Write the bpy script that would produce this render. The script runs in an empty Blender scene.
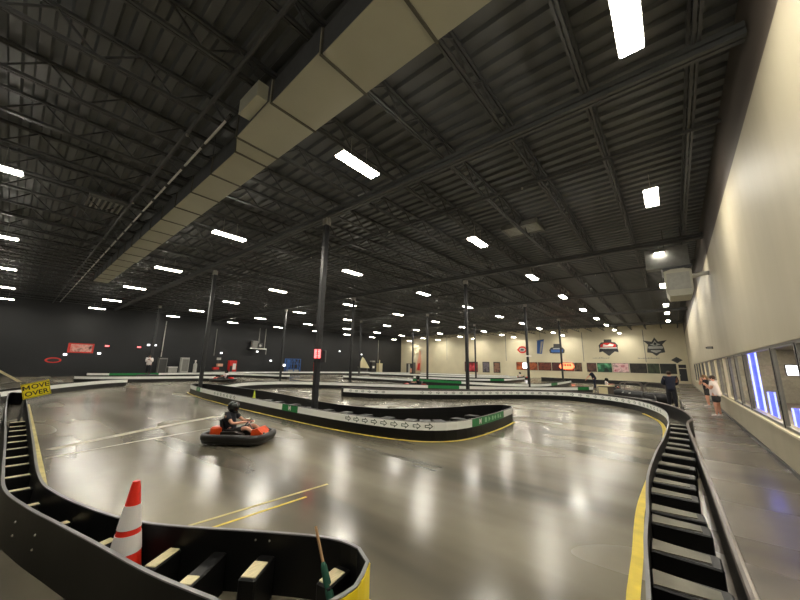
import bpy, bmesh, math, random
from mathutils import Vector, Matrix
random.seed(7)
PI = math.pi
C = bpy.context.scene.collection
sc = bpy.context.scene

# ------------------------------------------------------------------ camera
F = 321.2; P = math.radians(11.2); A = math.radians(40.13); RO = math.radians(1.105); EYE = 1.92
fw = Vector((-math.sin(A)*math.cos(P), math.cos(A)*math.cos(P), math.sin(P)))
r0 = Vector((math.cos(A), math.sin(A), 0)); u0 = r0.cross(fw)
rt = r0*math.cos(RO) + u0*math.sin(RO); up = u0*math.cos(RO) - r0*math.sin(RO)
cd = bpy.data.cameras.new('camera'); cam = bpy.data.objects.new('camera', cd); C.objects.link(cam)
cam.matrix_world = Matrix(((rt.x, up.x, -fw.x, 0), (rt.y, up.y, -fw.y, 0), (rt.z, up.z, -fw.z, EYE), (0, 0, 0, 1)))
cd.sensor_width = 36; cd.lens = F/800*36; cd.clip_start = .05; cd.clip_end = 300
sc.camera = cam
sc.cycles.sample_clamp_direct = 14.0; sc.cycles.sample_clamp_indirect = 8.0
sc.view_settings.view_transform = 'Standard'
sc.view_settings.exposure = 1.75

# ------------------------------------------------------------------ materials
def srgb(r, g, b):
    f = lambda c: ((c/255+.055)/1.055)**2.4 if c > 10 else c/255/12.92
    return (f(r), f(g), f(b), 1)
def mat(name, col, rough=.5, metal=0, vary=.12, scale=6, bump=0, emit=None, estr=0, spec=.5, stretch=(1, 1, 1)):
    m = bpy.data.materials.new(name); m.use_nodes = True
    nt = m.node_tree; b = nt.nodes['Principled BSDF']
    b.inputs['Roughness'].default_value = rough; b.inputs['Metallic'].default_value = metal
    b.inputs['Specular IOR Level'].default_value = spec
    tc = nt.nodes.new('ShaderNodeTexCoord'); mp = nt.nodes.new('ShaderNodeMapping'); mp.inputs['Scale'].default_value = stretch
    n = nt.nodes.new('ShaderNodeTexNoise'); n.inputs['Scale'].default_value = scale; n.inputs['Detail'].default_value = 4
    nt.links.new(tc.outputs['Object'], mp.inputs['Vector']); nt.links.new(mp.outputs['Vector'], n.inputs['Vector'])
    r = nt.nodes.new('ShaderNodeValToRGB')
    r.color_ramp.elements[0].position = .3; r.color_ramp.elements[1].position = .7
    r.color_ramp.elements[0].color = [c*(1-vary) for c in col[:3]]+[1]
    r.color_ramp.elements[1].color = [min(1, c*(1+vary)) for c in col[:3]]+[1]
    nt.links.new(n.outputs['Fac'], r.inputs['Fac']); nt.links.new(r.outputs['Color'], b.inputs['Base Color'])
    if bump:
        bn = nt.nodes.new('ShaderNodeBump'); bn.inputs['Strength'].default_value = bump; bn.inputs['Distance'].default_value = .02
        nt.links.new(n.outputs['Fac'], bn.inputs['Height']); nt.links.new(bn.outputs['Normal'], b.inputs['Normal'])
    if emit:
        b.inputs['Emission Color'].default_value = emit; b.inputs['Emission Strength'].default_value = estr
    return m
def art(name, cols, scale=1.2, rough=.5, estr=0, seed=0):
    """blotchy printed picture"""
    m = bpy.data.materials.new(name); m.use_nodes = True; nt = m.node_tree; b = nt.nodes['Principled BSDF']
    b.inputs['Roughness'].default_value = rough
    tc = nt.nodes.new('ShaderNodeTexCoord'); mp = nt.nodes.new('ShaderNodeMapping'); mp.inputs['Location'].default_value = (seed*3.1, seed*1.7, seed*.9)
    n = nt.nodes.new('ShaderNodeTexNoise'); n.inputs['Scale'].default_value = scale; n.inputs['Detail'].default_value = 3
    r = nt.nodes.new('ShaderNodeValToRGB'); e = r.color_ramp.elements
    k = len(cols)
    for i in range(k-2): e.new(.5)
    for i, c in enumerate(cols):
        e[i].position = .3+.4*i/(k-1); e[i].color = c
    nt.links.new(tc.outputs['Object'], mp.inputs['Vector']); nt.links.new(mp.outputs['Vector'], n.inputs['Vector'])
    nt.links.new(n.outputs['Fac'], r.inputs['Fac']); nt.links.new(r.outputs['Color'], b.inputs['Base Color'])
    if estr:
        nt.links.new(r.outputs['Color'], b.inputs['Emission Color']); b.inputs['Emission Strength'].default_value = estr
    return m
def floor_mat(name, dark, mid, light, r0_, r1_):
    m = bpy.data.materials.new(name); m.use_nodes = True; nt = m.node_tree; b = nt.nodes['Principled BSDF']; N = nt.nodes.new; L = nt.links.new
    tc = N('ShaderNodeTexCoord')
    def noise(sc_, det, stretch=(1, 1, 1), rot=0, dist=0):
        mp = N('ShaderNodeMapping'); mp.inputs['Scale'].default_value = stretch; mp.inputs['Rotation'].default_value = (0, 0, rot)
        n = N('ShaderNodeTexNoise'); n.inputs['Scale'].default_value = sc_; n.inputs['Detail'].default_value = det; n.inputs['Distortion'].default_value = dist
        L(tc.outputs['Object'], mp.inputs['Vector']); L(mp.outputs['Vector'], n.inputs['Vector']); return n.outputs['Fac']
    def ramp(fac, stops):
        r = N('ShaderNodeValToRGB'); e = r.color_ramp.elements
        for i in range(len(stops)-2): e.new(.5)
        for i, (p_, c) in enumerate(stops): e[i].position = p_; e[i].color = c
        L(fac, r.inputs['Fac']); return r.outputs['Color']
    base = ramp(noise(.16, 2, dist=.3), [(.3, dark), (.5, mid), (.7, light)])
    # soft dark rubber streaks laid along the driving line
    st = ramp(noise(.62, 3, (.14, 1.0, 1), rot=-.85), [(.34, (.42, .42, .44, 1)), (.54, (1.04, 1.03, 1.0, 1))])
    mid_ = ramp(noise(.9, 2), [(.25, (.9, .9, .91, 1)), (.75, (1.04, 1.04, 1.03, 1))])
    fine = ramp(noise(5, 1), [(.2, (.97, .97, .97, 1)), (.8, (1.02, 1.02, 1.02, 1))])
    def mul(a, b_, f=1):
        x = N('ShaderNodeMix'); x.data_type = 'RGBA'; x.blend_type = 'MULTIPLY'; x.inputs[0].default_value = f
        L(a, x.inputs[6]); L(b_, x.inputs[7]); return x.outputs[2]
    c = mul(mul(mul(base, st, .95), mid_), fine)
    L(c, b.inputs['Base Color'])
    rr = N('ShaderNodeMapRange'); rr.inputs['From Min'].default_value = .3; rr.inputs['From Max'].default_value = .7
    rr.inputs['To Min'].default_value = r0_; rr.inputs['To Max'].default_value = r1_
    L(noise(.5, 1, (.4, 1.2, 1), rot=-.95), rr.inputs['Value']); L(rr.outputs['Result'], b.inputs['Roughness'])
    b.inputs['Specular IOR Level'].default_value = .5
    return m

M = {}
M['floor'] = floor_mat('polished concrete', srgb(108, 103, 90), srgb(126, 120, 104), srgb(140, 133, 114), .17, .29)
M['walk'] = floor_mat('walkway concrete', srgb(84, 78, 72), srgb(100, 93, 85), srgb(112, 105, 95), .22, .36)
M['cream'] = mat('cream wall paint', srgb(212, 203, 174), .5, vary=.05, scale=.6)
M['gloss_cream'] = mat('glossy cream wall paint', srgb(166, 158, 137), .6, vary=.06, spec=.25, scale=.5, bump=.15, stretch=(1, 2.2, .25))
M['shade_band'] = mat('painted wall shade', srgb(74, 66, 58), .6, vary=.08, scale=.5)  # dark tone stands in for shade on the upper window wall
M['black_wall'] = mat('black wall paint', srgb(26, 28, 31), .6, vary=.15, scale=.5)
M['deck'] = mat('dark roof deck', srgb(92, 94, 96), .5, vary=.15, scale=.5)
M['steel'] = mat('dark painted steel', srgb(66, 67, 68), .5, vary=.1)
M['girder'] = mat('grey painted girder', srgb(76, 77, 77), .5, vary=.1)
M['black_steel'] = mat('black painted steel', srgb(38, 39, 42), .4, vary=.1)
M['bracket'] = mat('bare steel', srgb(165, 163, 155), .4, .5)
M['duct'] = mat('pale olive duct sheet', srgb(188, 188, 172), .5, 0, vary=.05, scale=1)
M['duct_shade'] = mat('painted duct side shade', srgb(84, 86, 88), .55)  # darker duct tone, shade of the less lit side put into colour
M['seam'] = mat('duct seam', srgb(88, 86, 76), .5)
M['pipe'] = mat('white conduit', srgb(225, 225, 220), .3)
M['barrier'] = mat('black barrier plastic', srgb(9, 9, 10), .45, spec=.35, vary=.25, scale=3, bump=.1)
M['barrier_far'] = mat('worn black barrier plastic', srgb(22, 22, 23), .4, vary=.25, scale=2)
M['band'] = mat('white barrier band', srgb(246, 247, 242), .35, vary=.02)
M['green'] = mat('green panel', srgb(28, 128, 66), .4, vary=.1)
M['lgreen'] = mat('pale green print', srgb(150, 215, 165), .4)
M['mark'] = mat('dark print', srgb(40, 70, 52), .5)
M['trim'] = mat('grey edge trim', srgb(120, 120, 122), .35, vary=.1)
M['rail'] = mat('worn grey rail', srgb(92, 84, 80), .35, vary=.15)
M['yellow'] = mat('yellow floor paint', srgb(222, 196, 60), .45, vary=.15, scale=5)
M['pale_yellow'] = mat('faded yellow floor paint', srgb(196, 182, 112), .45, vary=.2, scale=5)
M['worn_white'] = mat('worn white floor paint', srgb(176, 168, 146), .45, vary=.2, scale=3)
M['vyellow'] = mat('bright yellow band', srgb(238, 214, 28), .4, vary=.05)
M['wood'] = mat('pale wood', srgb(216, 204, 164), .55, vary=.12, scale=14, stretch=(6, 1, 1))
M['graycap'] = mat('dusty grey cap', srgb(104, 101, 88), .6, vary=.12, scale=8)
M['orange'] = mat('red orange cone plastic', srgb(240, 52, 34), .4, vary=.05)
M['reflect'] = mat('white reflective collar', srgb(232, 228, 226), .4, vary=.03)
M['lime'] = mat('lime plastic', srgb(190, 205, 60), .4)
M['flag'] = mat('dark green cloth', srgb(18, 74, 56), .8, vary=.2, scale=20)
M['stick'] = mat('varnished stick', srgb(165, 130, 92), .45)
M['signy'] = mat('yellow sign face', srgb(246, 226, 26), .45, vary=.03)
M['ink'] = mat('black ink', srgb(22, 20, 14), .6)
M['red'] = mat('red paint', srgb(205, 45, 38), .45)
M['white'] = mat('white paint', srgb(235, 233, 228), .45, vary=.03)
M['grey'] = mat('mid grey paint', srgb(120, 120, 116), .5)
M['lgrey'] = mat('light grey paint', srgb(168, 168, 162), .5)
M['dgrey'] = mat('dark grey paint', srgb(60, 60, 60), .5)
M['blue'] = mat('blue paint', srgb(50, 95, 165), .45)
M['frame'] = mat('grey window frame', srgb(120, 120, 118), .4, .3)
M['dframe'] = mat('dark window gasket', srgb(36, 37, 42), .4)
M['lamp'] = mat('lamp lens', (1, 1, 1, 1), .5, emit=(1, .94, .81, 1), estr=42)
M['housing'] = mat('lamp housing', srgb(150, 150, 145), .4, .3)
M['neon'] = mat('blue neon', (.2, .25, 1, 1), .4, emit=(.03, .04, 1, 1), estr=.45)
M['neon_core'] = mat('pale blue neon', (.6, .65, 1, 1), .4, emit=(.16, .2, 1, 1), estr=1.1)
M['screen'] = mat('lit screen', (1, 1, 1, 1), .3, emit=(.9, .95, 1, 1), estr=2.5)
M['orange_glow'] = mat('orange sign face', srgb(235, 110, 70), .4, emit=srgb(255, 110, 70), estr=1.1)
M['white_glow'] = mat('bright white picture', (1, 1, 1, 1), .4, emit=(1, 1, 1, 1), estr=1.4)
M['red_glow'] = mat('red lit sign', srgb(230, 60, 60), .4, emit=srgb(255, 90, 90), estr=1.5)
M['lobby'] = mat('lobby wall', srgb(150, 146, 136), .6)
M['lobby_floor'] = mat('lobby carpet', srgb(104, 98, 96), .6)
M['lobby_lamp'] = mat('lobby downlight', (1, 1, 1, 1), .4, emit=(1, .85, .62, 1), estr=60)
M['tyre'] = mat('tyre rubber', srgb(24, 24, 25), .65, vary=.1)
M['kart_black'] = mat('kart bumper', srgb(26, 25, 24), .35, vary=.1)
M['kart_orange'] = mat('orange kart body', srgb(235, 84, 30), .35)
M['kart_red'] = mat('red kart body', srgb(205, 40, 36), .35)
M['skin'] = mat('skin', srgb(222, 164, 138), .5, vary=.04)
M['dark_shirt'] = mat('dark cloth', srgb(24, 26, 34), .8, vary=.15, scale=12)
M['navy'] = mat('navy cloth', srgb(20, 26, 48), .8, vary=.15, scale=12)
M['white_shirt'] = mat('white cloth', srgb(238, 228, 226), .8, vary=.05, scale=12)
M['grey_shorts'] = mat('charcoal cloth', srgb(44, 44, 46), .8, vary=.15, scale=12)
M['hair'] = mat('brown hair', srgb(58, 40, 28), .6, vary=.2, scale=30)
M['hair_light'] = mat('light brown hair', srgb(132, 104, 72), .6, vary=.2, scale=30)
M['helmet'] = mat('black helmet shell', srgb(32, 34, 32), .2)
M['visor'] = mat('visor', srgb(12, 12, 14), .08)
M['shoe'] = mat('dark shoe', srgb(30, 30, 32), .5)
M['tarp'] = mat('black tarp', srgb(16, 16, 18), .6, vary=.3, scale=5, bump=.6)
g = bpy.data.materials.new('window glass'); g.use_nodes = True; nt = g.node_tree
for n in list(nt.nodes):
    if n.type == 'BSDF_PRINCIPLED': nt.nodes.remove(n)
tr = nt.nodes.new('ShaderNodeBsdfTransparent'); tr.inputs['Color'].default_value = (.86, .88, .9, 1)
gl = nt.nodes.new('ShaderNodeBsdfGlossy'); gl.inputs['Roughness'].default_value = .04
ms = nt.nodes.new('ShaderNodeMixShader')
ms.inputs[0].default_value = .1; nt.links.new(tr.outputs[0], ms.inputs[1]); nt.links.new(gl.outputs[0], ms.inputs[2])
nt.links.new(ms.outputs[0], nt.nodes['Material Output'].inputs['Surface'])
M['glass'] = g

# ------------------------------------------------------------------ mesh builder
class MB:
    def __init__(s): s.v = []; s.f = []
    def add(s, vs, fs):
        k = len(s.v); s.v += [tuple(x) for x in vs]; s.f += [tuple(i+k for i in f) for f in fs]; return s
    def box(s, x0, x1, y0, y1, z0, z1, T=None):
        vs = [Vector((x, y, z)) for z in (z0, z1) for y in (y0, y1) for x in (x0, x1)]
        if T: vs = [T @ v for v in vs]
        return s.add(vs, [(0, 2, 3, 1), (4, 5, 7, 6), (0, 1, 5, 4), (2, 6, 7, 3), (0, 4, 6, 2), (1, 3, 7, 5)])
    def bbox(s, x0, x1, y0, y1, z0, z1, b=.02, T=None):
        """box with bevelled vertical and top edges"""
        vs = []
        rings = [(z0, 0), (z1-b, 0), (z1, b)]
        for z, i in rings:
            c = [(x0+b+i, y0+i), (x1-b-i, y0+i), (x1-i, y0+b+i), (x1-i, y1-b-i), (x1-b-i, y1-i), (x0+b+i, y1-i), (x0+i, y1-b-i), (x0+i, y0+b+i)]
            vs += [Vector((x, y, z)) for x, y in c]
        if T: vs = [T @ v for v in vs]
        fs = [tuple(range(7, -1, -1)), tuple(range(16, 24))]
        for r in (0, 1):
            for i in range(8): fs.append((r*8+i, r*8+(i+1) % 8, r*8+8+(i+1) % 8, r*8+8+i))
        return s.add(vs, fs)
    def tube(s, pts, r, n=8, closed=False, cap=True):
        pts = [Vector(p) for p in pts]; rs = r if isinstance(r, (list, tuple)) else [r]*len(pts)
        m = len(pts); vs = []; ref = None
        for i, p in enumerate(pts):
            if closed: t = pts[(i+1) % m]-pts[i-1]
            else: t = pts[min(i+1, m-1)]-pts[max(i-1, 0)]
            t = t.normalized() if t.length > 1e-9 else Vector((0, 0, 1))
            if ref is None:
                ref = Vector((0, 0, 1)) if abs(t.z) < .9 else Vector((1, 0, 0))
            u = (ref - t*ref.dot(t)).normalized(); w = t.cross(u); ref = u
            for k in range(n):
                a = 2*PI*k/n; vs.append(p+(u*math.cos(a)+w*math.sin(a))*rs[i])
        fs = []
        for i in range(m if closed else m-1):
            j = (i+1) % m
            for k in range(n): fs.append((i*n+k, i*n+(k+1) % n, j*n+(k+1) % n, j*n+k))
        if cap and not closed: fs += [tuple(range(n-1, -1, -1)), tuple((m-1)*n+k for k in range(n))]
        return s.add(vs, fs)
    def bar(s, a, b, w, h=None):
        a = Vector(a); b = Vector(b); h = h or w; t = (b-a).normalized()
        rf = Vector((0, 0, 1)) if abs(t.z) < .95 else Vector((1, 0, 0))
        u = t.cross(rf).normalized(); q = u.cross(t)
        vs = [p+u*x*w/2+q*y*h/2 for p in (a, b) for x, y in ((-1, -1), (1, -1), (1, 1), (-1, 1))]
        return s.add(vs, [(3, 2, 1, 0), (4, 5, 6, 7)]+[(i, (i+1) % 4, 4+(i+1) % 4, 4+i) for i in range(4)])
    def lathe(s, prof, c=(0, 0, 0), n=16, T=None):
        vs = []
        for r, z in prof:
            for k in range(n):
                v = Vector((c[0]+r*math.cos(2*PI*k/n), c[1]+r*math.sin(2*PI*k/n), c[2]+z))
                vs.append(T @ v if T else v)
        fs = []
        for i in range(len(prof)-1):
            for k in range(n): fs.append((i*n+k, i*n+(k+1) % n, (i+1)*n+(k+1) % n, (i+1)*n+k))
        fs += [tuple(range(n-1, -1, -1)), tuple((len(prof)-1)*n+k for k in range(n))]
        return s.add(vs, fs)
    def ball(s, c, r, n=12, m=8, T=None):
        r = r if isinstance(r, (tuple, list)) else (r, r, r); vs = []
        for i in range(1, m):
            t = PI*i/m
            for k in range(n):
                a = 2*PI*k/n; vs.append(Vector((c[0]+r[0]*math.sin(t)*math.cos(a), c[1]+r[1]*math.sin(t)*math.sin(a), c[2]-r[2]*math.cos(t))))
        b = len(vs); vs += [Vector((c[0], c[1], c[2]-r[2])), Vector((c[0], c[1], c[2]+r[2]))]
        fs = []
        for i in range(m-2):
            for k in range(n): fs.append((i*n+k, i*n+(k+1) % n, (i+1)*n+(k+1) % n, (i+1)*n+k))
        for k in range(n):
            fs.append((b, (k+1) % n, k)); fs.append((b+1, (m-2)*n+k, (m-2)*n+(k+1) % n))
        if T: vs = [T @ v for v in vs]
        return s.add(vs, fs)
    def prism(s, poly, d, T):
        """2D polygon (x,z) extruded by d along local -y"""
        n = len(poly); vs = [T @ Vector((x, 0, z)) for x, z in poly]+[T @ Vector((x, d, z)) for x, z in poly]
        return s.add(vs, [tuple(range(n)), tuple(range(2*n-1, n-1, -1))]+[(i, i+n, (i+1) % n+n, (i+1) % n) for i in range(n)])
    def build(s, name, m, parent=None, smooth=False):
        me = bpy.data.meshes.new(name); me.from_pydata(s.v, [], s.f); me.update()
        bm = bmesh.new(); bm.from_mesh(me); bmesh.ops.recalc_face_normals(bm, faces=bm.faces); bm.to_mesh(me); bm.free()
        if smooth:
            for p in me.polygons: p.use_smooth = True
        me.materials.append(m)
        o = bpy.data.objects.new(name, me); C.objects.link(o)
        if parent: o.parent = parent
        return o
def tag(o, label, cat, group=None, kind=None):
    o['label'] = label; o['category'] = cat
    if group: o['group'] = group
    if kind: o['kind'] = kind
    return o
def thing(name, label, cat, loc=(0, 0, 0), rz=0, group=None):
    o = bpy.data.objects.new(name, None); C.objects.link(o); o.empty_display_size = .2
    o.location = loc; o.rotation_euler = (0, 0, rz); return tag(o, label, cat, group)
def struct(o, label=None):
    o['kind'] = 'structure'
    if label: o['label'] = label
    return o
def dup(root, label, loc=None, rz=None):
    r = root.copy(); C.objects.link(r); r['label'] = label
    if loc is not None: r.location = loc
    if rz is not None: r.rotation_euler = (0, 0, rz)
    for ch in list(root.children):
        c = ch.copy(); C.objects.link(c); c.parent = r
        for q in ch.children:
            d = q.copy(); C.objects.link(d); d.parent = c
    return r
ORD = ['zeroth', 'first', 'second', 'third', 'fourth', 'fifth', 'sixth', 'seventh', 'eighth', 'ninth', 'tenth', 'eleventh', 'twelfth', 'thirteenth', 'fourteenth', 'fifteenth', 'sixteenth', 'seventeenth', 'eighteenth', 'nineteenth', 'twentieth', 'twenty-first', 'twenty-second', 'twenty-third', 'twenty-fourth', 'twenty-fifth', 'twenty-sixth', 'twenty-seventh', 'twenty-eighth', 'twenty-ninth', 'thirtieth']
def text_mesh(txt, size, bold=0):
    cu = bpy.data.curves.new('txt', 'FONT'); cu.body = txt; cu.size = size; cu.align_x = 'CENTER'; cu.align_y = 'CENTER'; cu.offset = bold
    o = bpy.data.objects.new('txt', cu); C.objects.link(o)
    dg = bpy.context.evaluated_depsgraph_get(); me = bpy.data.meshes.new_from_object(o.evaluated_get(dg))
    vs = [v.co.copy() for v in me.vertices]; fs = [tuple(p.vertices) for p in me.polygons]
    C.objects.unlink(o); bpy.data.objects.remove(o); bpy.data.curves.remove(cu); bpy.data.meshes.remove(me)
    return vs, fs

# ------------------------------------------------------------------ room shell
XW, XB, YF, YN, ZT = 1.51, -48.4, 58.2, -9.0, 8.05
struct(MB().box(XB-.3, .12, YN, YF+.3, -.3, 0).build('floor', M['floor']), 'polished grey concrete track floor')
struct(MB().box(.12, XW+.02, YN, YF+.3, -.3, 0).build('floor', M['walk']), 'dull concrete walkway beside the windows')
struct(MB().box(XB-.3, XB, YN, YF+.3, 0, ZT).build('wall_left', M['black_wall']), 'long black wall')
struct(MB().box(XB, XW+.3, YF, YF+.3, 0, ZT).build('wall_back', M['cream']), 'cream far wall')
struct(MB().box(XB, XW+.3, YN-.3, YN, 0, ZT).build('wall_front', M['black_wall']))
WZ0, WZ1, WY0, WY1 = .83, 2.42, -4.0, 44.0
w = MB(); w.box(XW, XW+.25, YN, YF, 0, WZ0); w.box(XW, XW+.25, YN, YF, WZ1, 6.5)
w.box(XW, XW+.25, YN, WY0, WZ0, WZ1); w.box(XW, XW+.25, WY1, YF, WZ0, WZ1)
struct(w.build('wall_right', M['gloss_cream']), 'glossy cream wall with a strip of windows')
struct(MB().box(XW, XW+.25, YN, YF, 6.5, ZT).build('wall_right', M['shade_band']), 'shade above the lamps, painted as a dark brown band on the window wall')  # same wall above lamp level, its shade put into the colour
struct(MB().box(XW-.015, XW, YN, YF, 0, .1).build('baseboard_right', M['dframe']), 'dark skirting along the window wall')
struct(MB().box(XW-.05, XW+.02, WY0, WY1, WZ0-.04, WZ0).build('trim_1', M['cream']), 'cream window sill')
# corrugated roof deck, ribs running across the hall
d = MB(); y = YN; prof = []
while y < YF+.3:
    prof += [(y, ZT), (y+.16, ZT), (y+.2, ZT+.08), (y+.34, ZT+.08)]; y += .38
vs = []; fs = []
for i, (yy, zz) in enumerate(prof): vs += [(XB-.3, yy, zz), (XW+.3, yy, zz)]
for i in range(len(prof)-1): fs.append((2*i, 2*i+1, 2*i+3, 2*i+2))
d.add(vs, fs); struct(d.build('ceiling', M['deck']), 'dark ribbed metal roof deck')
struct(MB().box(XB-.3, XW+.3, YN-.3, YF+.3, ZT+.2, ZT+.3).build('ceiling', M['deck']))
# panel joints on the cream wall
for i, x in enumerate((-40.8, -36.0, -23.4, -10.85, -3.0)):
    struct(MB().box(x-.04, x+.04, YF-.02, YF, 2.8, 7.4).build('trim_%d' % (i+2), M['grey']))
struct(MB().box(-11.15, -10.55, YF-.12, YF, 0, 2.75).build('trim_8', M['cream']), 'cream pilaster between the wall pictures')
# window frames
def window(n, y0, y1, wide):
    f = MB(); x0, x1 = XW+.03, XW+.09; fwid = .05
    f.box(x0, x1, y0, y1, WZ1-.06, WZ1); f.box(x0, x1, y0, y1, WZ0, WZ0+.05)
    f.box(x0, x1, y0, y0+fwid, WZ0+.05, WZ1-.06); f.box(x0, x1, y1-wide, y1, WZ0+.05, WZ1-.06)
    o = struct(f.build('window_%d' % n, M['frame'] if wide < .3 else M['cream']), 'fixed pane in the window strip')
    q = MB(); q.box(x0-.012, x0, y1-.06, y1, WZ0, WZ1); q.box(x0-.012, x0, y0, y1, WZ1-.045, WZ1); q.build('gasket', M['dframe'], o)
    MB().add([(x0+.03, y0+fwid, WZ0+.05), (x0+.03, y1-wide, WZ0+.05), (x0+.03, y1-wide, WZ1-.06), (x0+.03, y0+fwid, WZ1-.06)], [(0, 1, 2, 3)]).build('pane', M['glass'], o)
ys = [-4.0, -2.2, -.4, 1.4, 3.1, 4.8, 6.5, 8.22, 10.0, 13.6, 15.3, 17.0, 19.0, 20.9, 22.8, 24.7, 26.6, 28.5, 30.4, 32.3, 34.2, 36.1, 38.0, 40, 42, 44.0]
for i in range(len(ys)-1):
    window(i+1, ys[i], ys[i+1], .12 if ys[i] < 15 else (.5 if i % 2 else .14))
# door and diamond on the far wall
dm = struct(MB().box(.3, 1.3, YF-.06, YF, 0, 2.55).build('door_1', M['cream']), 'cream framed door with a dark glass light in the far corner')
MB().box(.42, 1.2, YF-.075, YF-.06, .35, 1.95).build('door_glass', M['dframe'], dm)
MB().box(.42, 1.2, YF-.075, YF-.06, 2.05, 2.5).build('transom_glass', M['dframe'], dm)
MB().box(.46, .5, YF-.12, YF-.07, 1.0, 1.2).build('door_handle', M['bracket'], dm)

# lobby behind the glass
LX = 9.0
struct(MB().box(XW+.25, LX, YN, YF, -.02, .0).build('floor', M['lobby_floor']), 'dark lobby carpet behind the windows')
struct(MB().box(LX, LX+.2, YN, YF, 0, 3.3).build('wall_lobby', M['lobby']), 'grey lobby wall seen through the windows')
struct(MB().box(XW+.25, LX+.2, YN, YF, 3.2, 3.4).build('ceiling', M['lobby']))
for k, (x, y) in enumerate([(3.6, 4.5), (3.6, 9.5), (3.6, 14), (3.6, 18.5), (3.6, 23), (3.6, 28)]):
    t = thing('lobby_downlight', 'warm round lobby ceiling lamp behind the glass, %s from the near end' % ORD[k+1], 'light', (x, y, 3.2), 0, 'lobby ceiling lamps')
    MB().lathe([(.34, -.05), (.36, 0)]).build('lamp_rim', M['grey'], t); MB().lathe([(.28, -.07), (.3, -.05)]).build('lamp_lens', M['lobby_lamp'], t)
def neon(x, y, z1, label):
    t = thing('neon_column', label, 'neon light', (x, y, 0))
    MB().box(-.25, .25, -.1, .1, 0, .12).build('base', M['dgrey'], t)
    MB().box(-.09, .09, .02, .05, .12, z1).build('back_panel', M['neon'], t)
    for s in (-.075, .075): MB().tube([(s, -.02, .12), (s, -.02, z1)], .024).build('neon_tube', M['neon_core'], t)
neon(1.96, 15.4, 3.1, 'tall twin-tube blue neon column behind the window glass')
neon(2.45, 17.0, 1.2, 'shorter blue neon column deeper inside the lobby')
neon(2.7, 15.6, .8, 'low blue neon column nearest the camera behind the glass')
struct(MB().box(XW+.25, LX, 31, 31.2, 0, 3.2).build('wall_lobby', M['lobby']), 'grey partition closing the far end of the lobby')
t = thing('lobby_counter', 'long grey counter inside the lobby behind the windows', 'counter', (5.2, 13, 0))
MB().box(-.35, .35, -5, 5, 1.02, 1.1).build('counter_top', M['lgrey'], t); MB().box(-.28, .3, -4.9, 4.9, 0, 1.02).build('counter_front', M['dgrey'], t)
def stool(x, y, lab):
    t = thing('bar_stool', lab, 'stool', (x, y, 0), 0, 'lobby stools')
    MB().lathe([(.18, .72), (.2, .74), (.2, .79), (.17, .81)]).build('seat', M['dframe'], t); MB().tube([(0, 0, .02), (0, 0, .72)], .03).build('post', M['bracket'], t); MB().lathe([(.22, 0), (.2, .03), (.04, .05)]).build('base', M['bracket'], t)
for k, (x, y) in enumerate(((3.6, 14.5), (3.8, 16.5), (4.0, 19.0))): stool(x, y, 'black lobby stool behind the glass, %s from the near end' % ORD[k+1])
t = thing('wall_screen', 'small bright television hung over the lobby near the end windows', 'television', (3.4, 18.2, 1.95))
MB().box(-.32, .32, -.04, .04, -.2, .2).build('bezel', M['dframe'], t); MB().box(-.29, .29, -.05, -.04, -.17, .17).build('display', M['screen'], t); MB().bar((0, 0, .2), (0, 0, 1.25), .04).build('hanger', M['dgrey'], t)
def arcade(x, y, label, sm, rz):
    t = thing('arcade_cabinet', label, 'arcade machine', (x, y, 0), rz, 'lobby arcade machines')
    T = Matrix.Rotation(PI/2, 4, 'Z')
    MB().prism([(-.4, 0), (.4, 0), (.4, 1.9), (-.3, 1.9), (-.36, 1.6), (-.1, 1.5), (-.05, 1.1), (-.4, .95)], .75, Matrix.Translation((0, -.37, 0))).build('cabinet', M['dframe'], t)
    MB().box(-.16, -.07, -.3, .3, 1.12, 1.48).build('screen', sm, t); MB().box(-.38, -.06, -.3, .3, .98, 1.04).build('control_panel', M['grey'], t)
arcade(7.4, 9.5, 'dark arcade machine with a white screen at the near end of the lobby', M['screen'], 0)
arcade(7.4, 12.4, 'dark arcade machine with a blue screen beside the white-screened one', M['neon'], .15)
arcade(7.4, 17.5, 'dark arcade machine with a red screen in the middle of the lobby', M['red_glow'], 0)
arcade(7.4, 24, 'dark arcade machine with a pale screen at the far end of the lobby', M['screen'], 0)
t = thing('wall_screen', 'bright white television on the lobby wall', 'television', (LX-.02, 13.9, 2.0))
MB().box(-.08, 0, -.75, .75, -.45, .45).build('bezel', M['dframe'], t); MB().box(-.09, -.08, -.7, .7, -.4, .4).build('display', M['screen'], t)

# ------------------------------------------------------------------ roof steel
JX = [-9.4+1.717*k for k in range(-22, 7)]
def joist(L, z0, z1, step, cw, axis):
    pt = (lambda s, z: (0, s, z)) if axis == 'y' else (lambda s, z: (s, 0, z))
    tc, bc, wb = MB(), MB(), MB()
    for q in (-cw*.6, cw*.6):
        off = Vector((q, 0, 0)) if axis == 'y' else Vector((0, q, 0))
        tc.bar(Vector(pt(0, z1))+off, Vector(pt(L, z1))+off, cw*.8, cw); bc.bar(Vector(pt(0, z0))+off, Vector(pt(L, z0))+off, cw*.8, cw)
    n = int(L/step)
    for i in range(n):
        wb.bar(pt(i*step, z1), pt((i+.5)*step, z0), .03); wb.bar(pt((i+.5)*step, z0), pt((i+1)*step, z1), .03)
    return tc, bc, wb
proto = None
for i, x in enumerate(reversed(JX)):
    lab = 'dark open-web roof joist, %s from the windowed wall' % ORD[i+1]
    if proto is None:
        proto = thing('roof_joist', lab, 'roof joist', (x, YN, 0), 0, 'roof joists running the length of the hall')
        a, b, c = joist(YF-YN-.05, 7.46, 8.0, 1.22, .06, 'y')
        a.build('top_chord', M['steel'], proto); b.build('bottom_chord', M['steel'], proto); c.build('web', M['steel'], proto)
    else: dup(proto, lab, (x, YN, 0))
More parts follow.
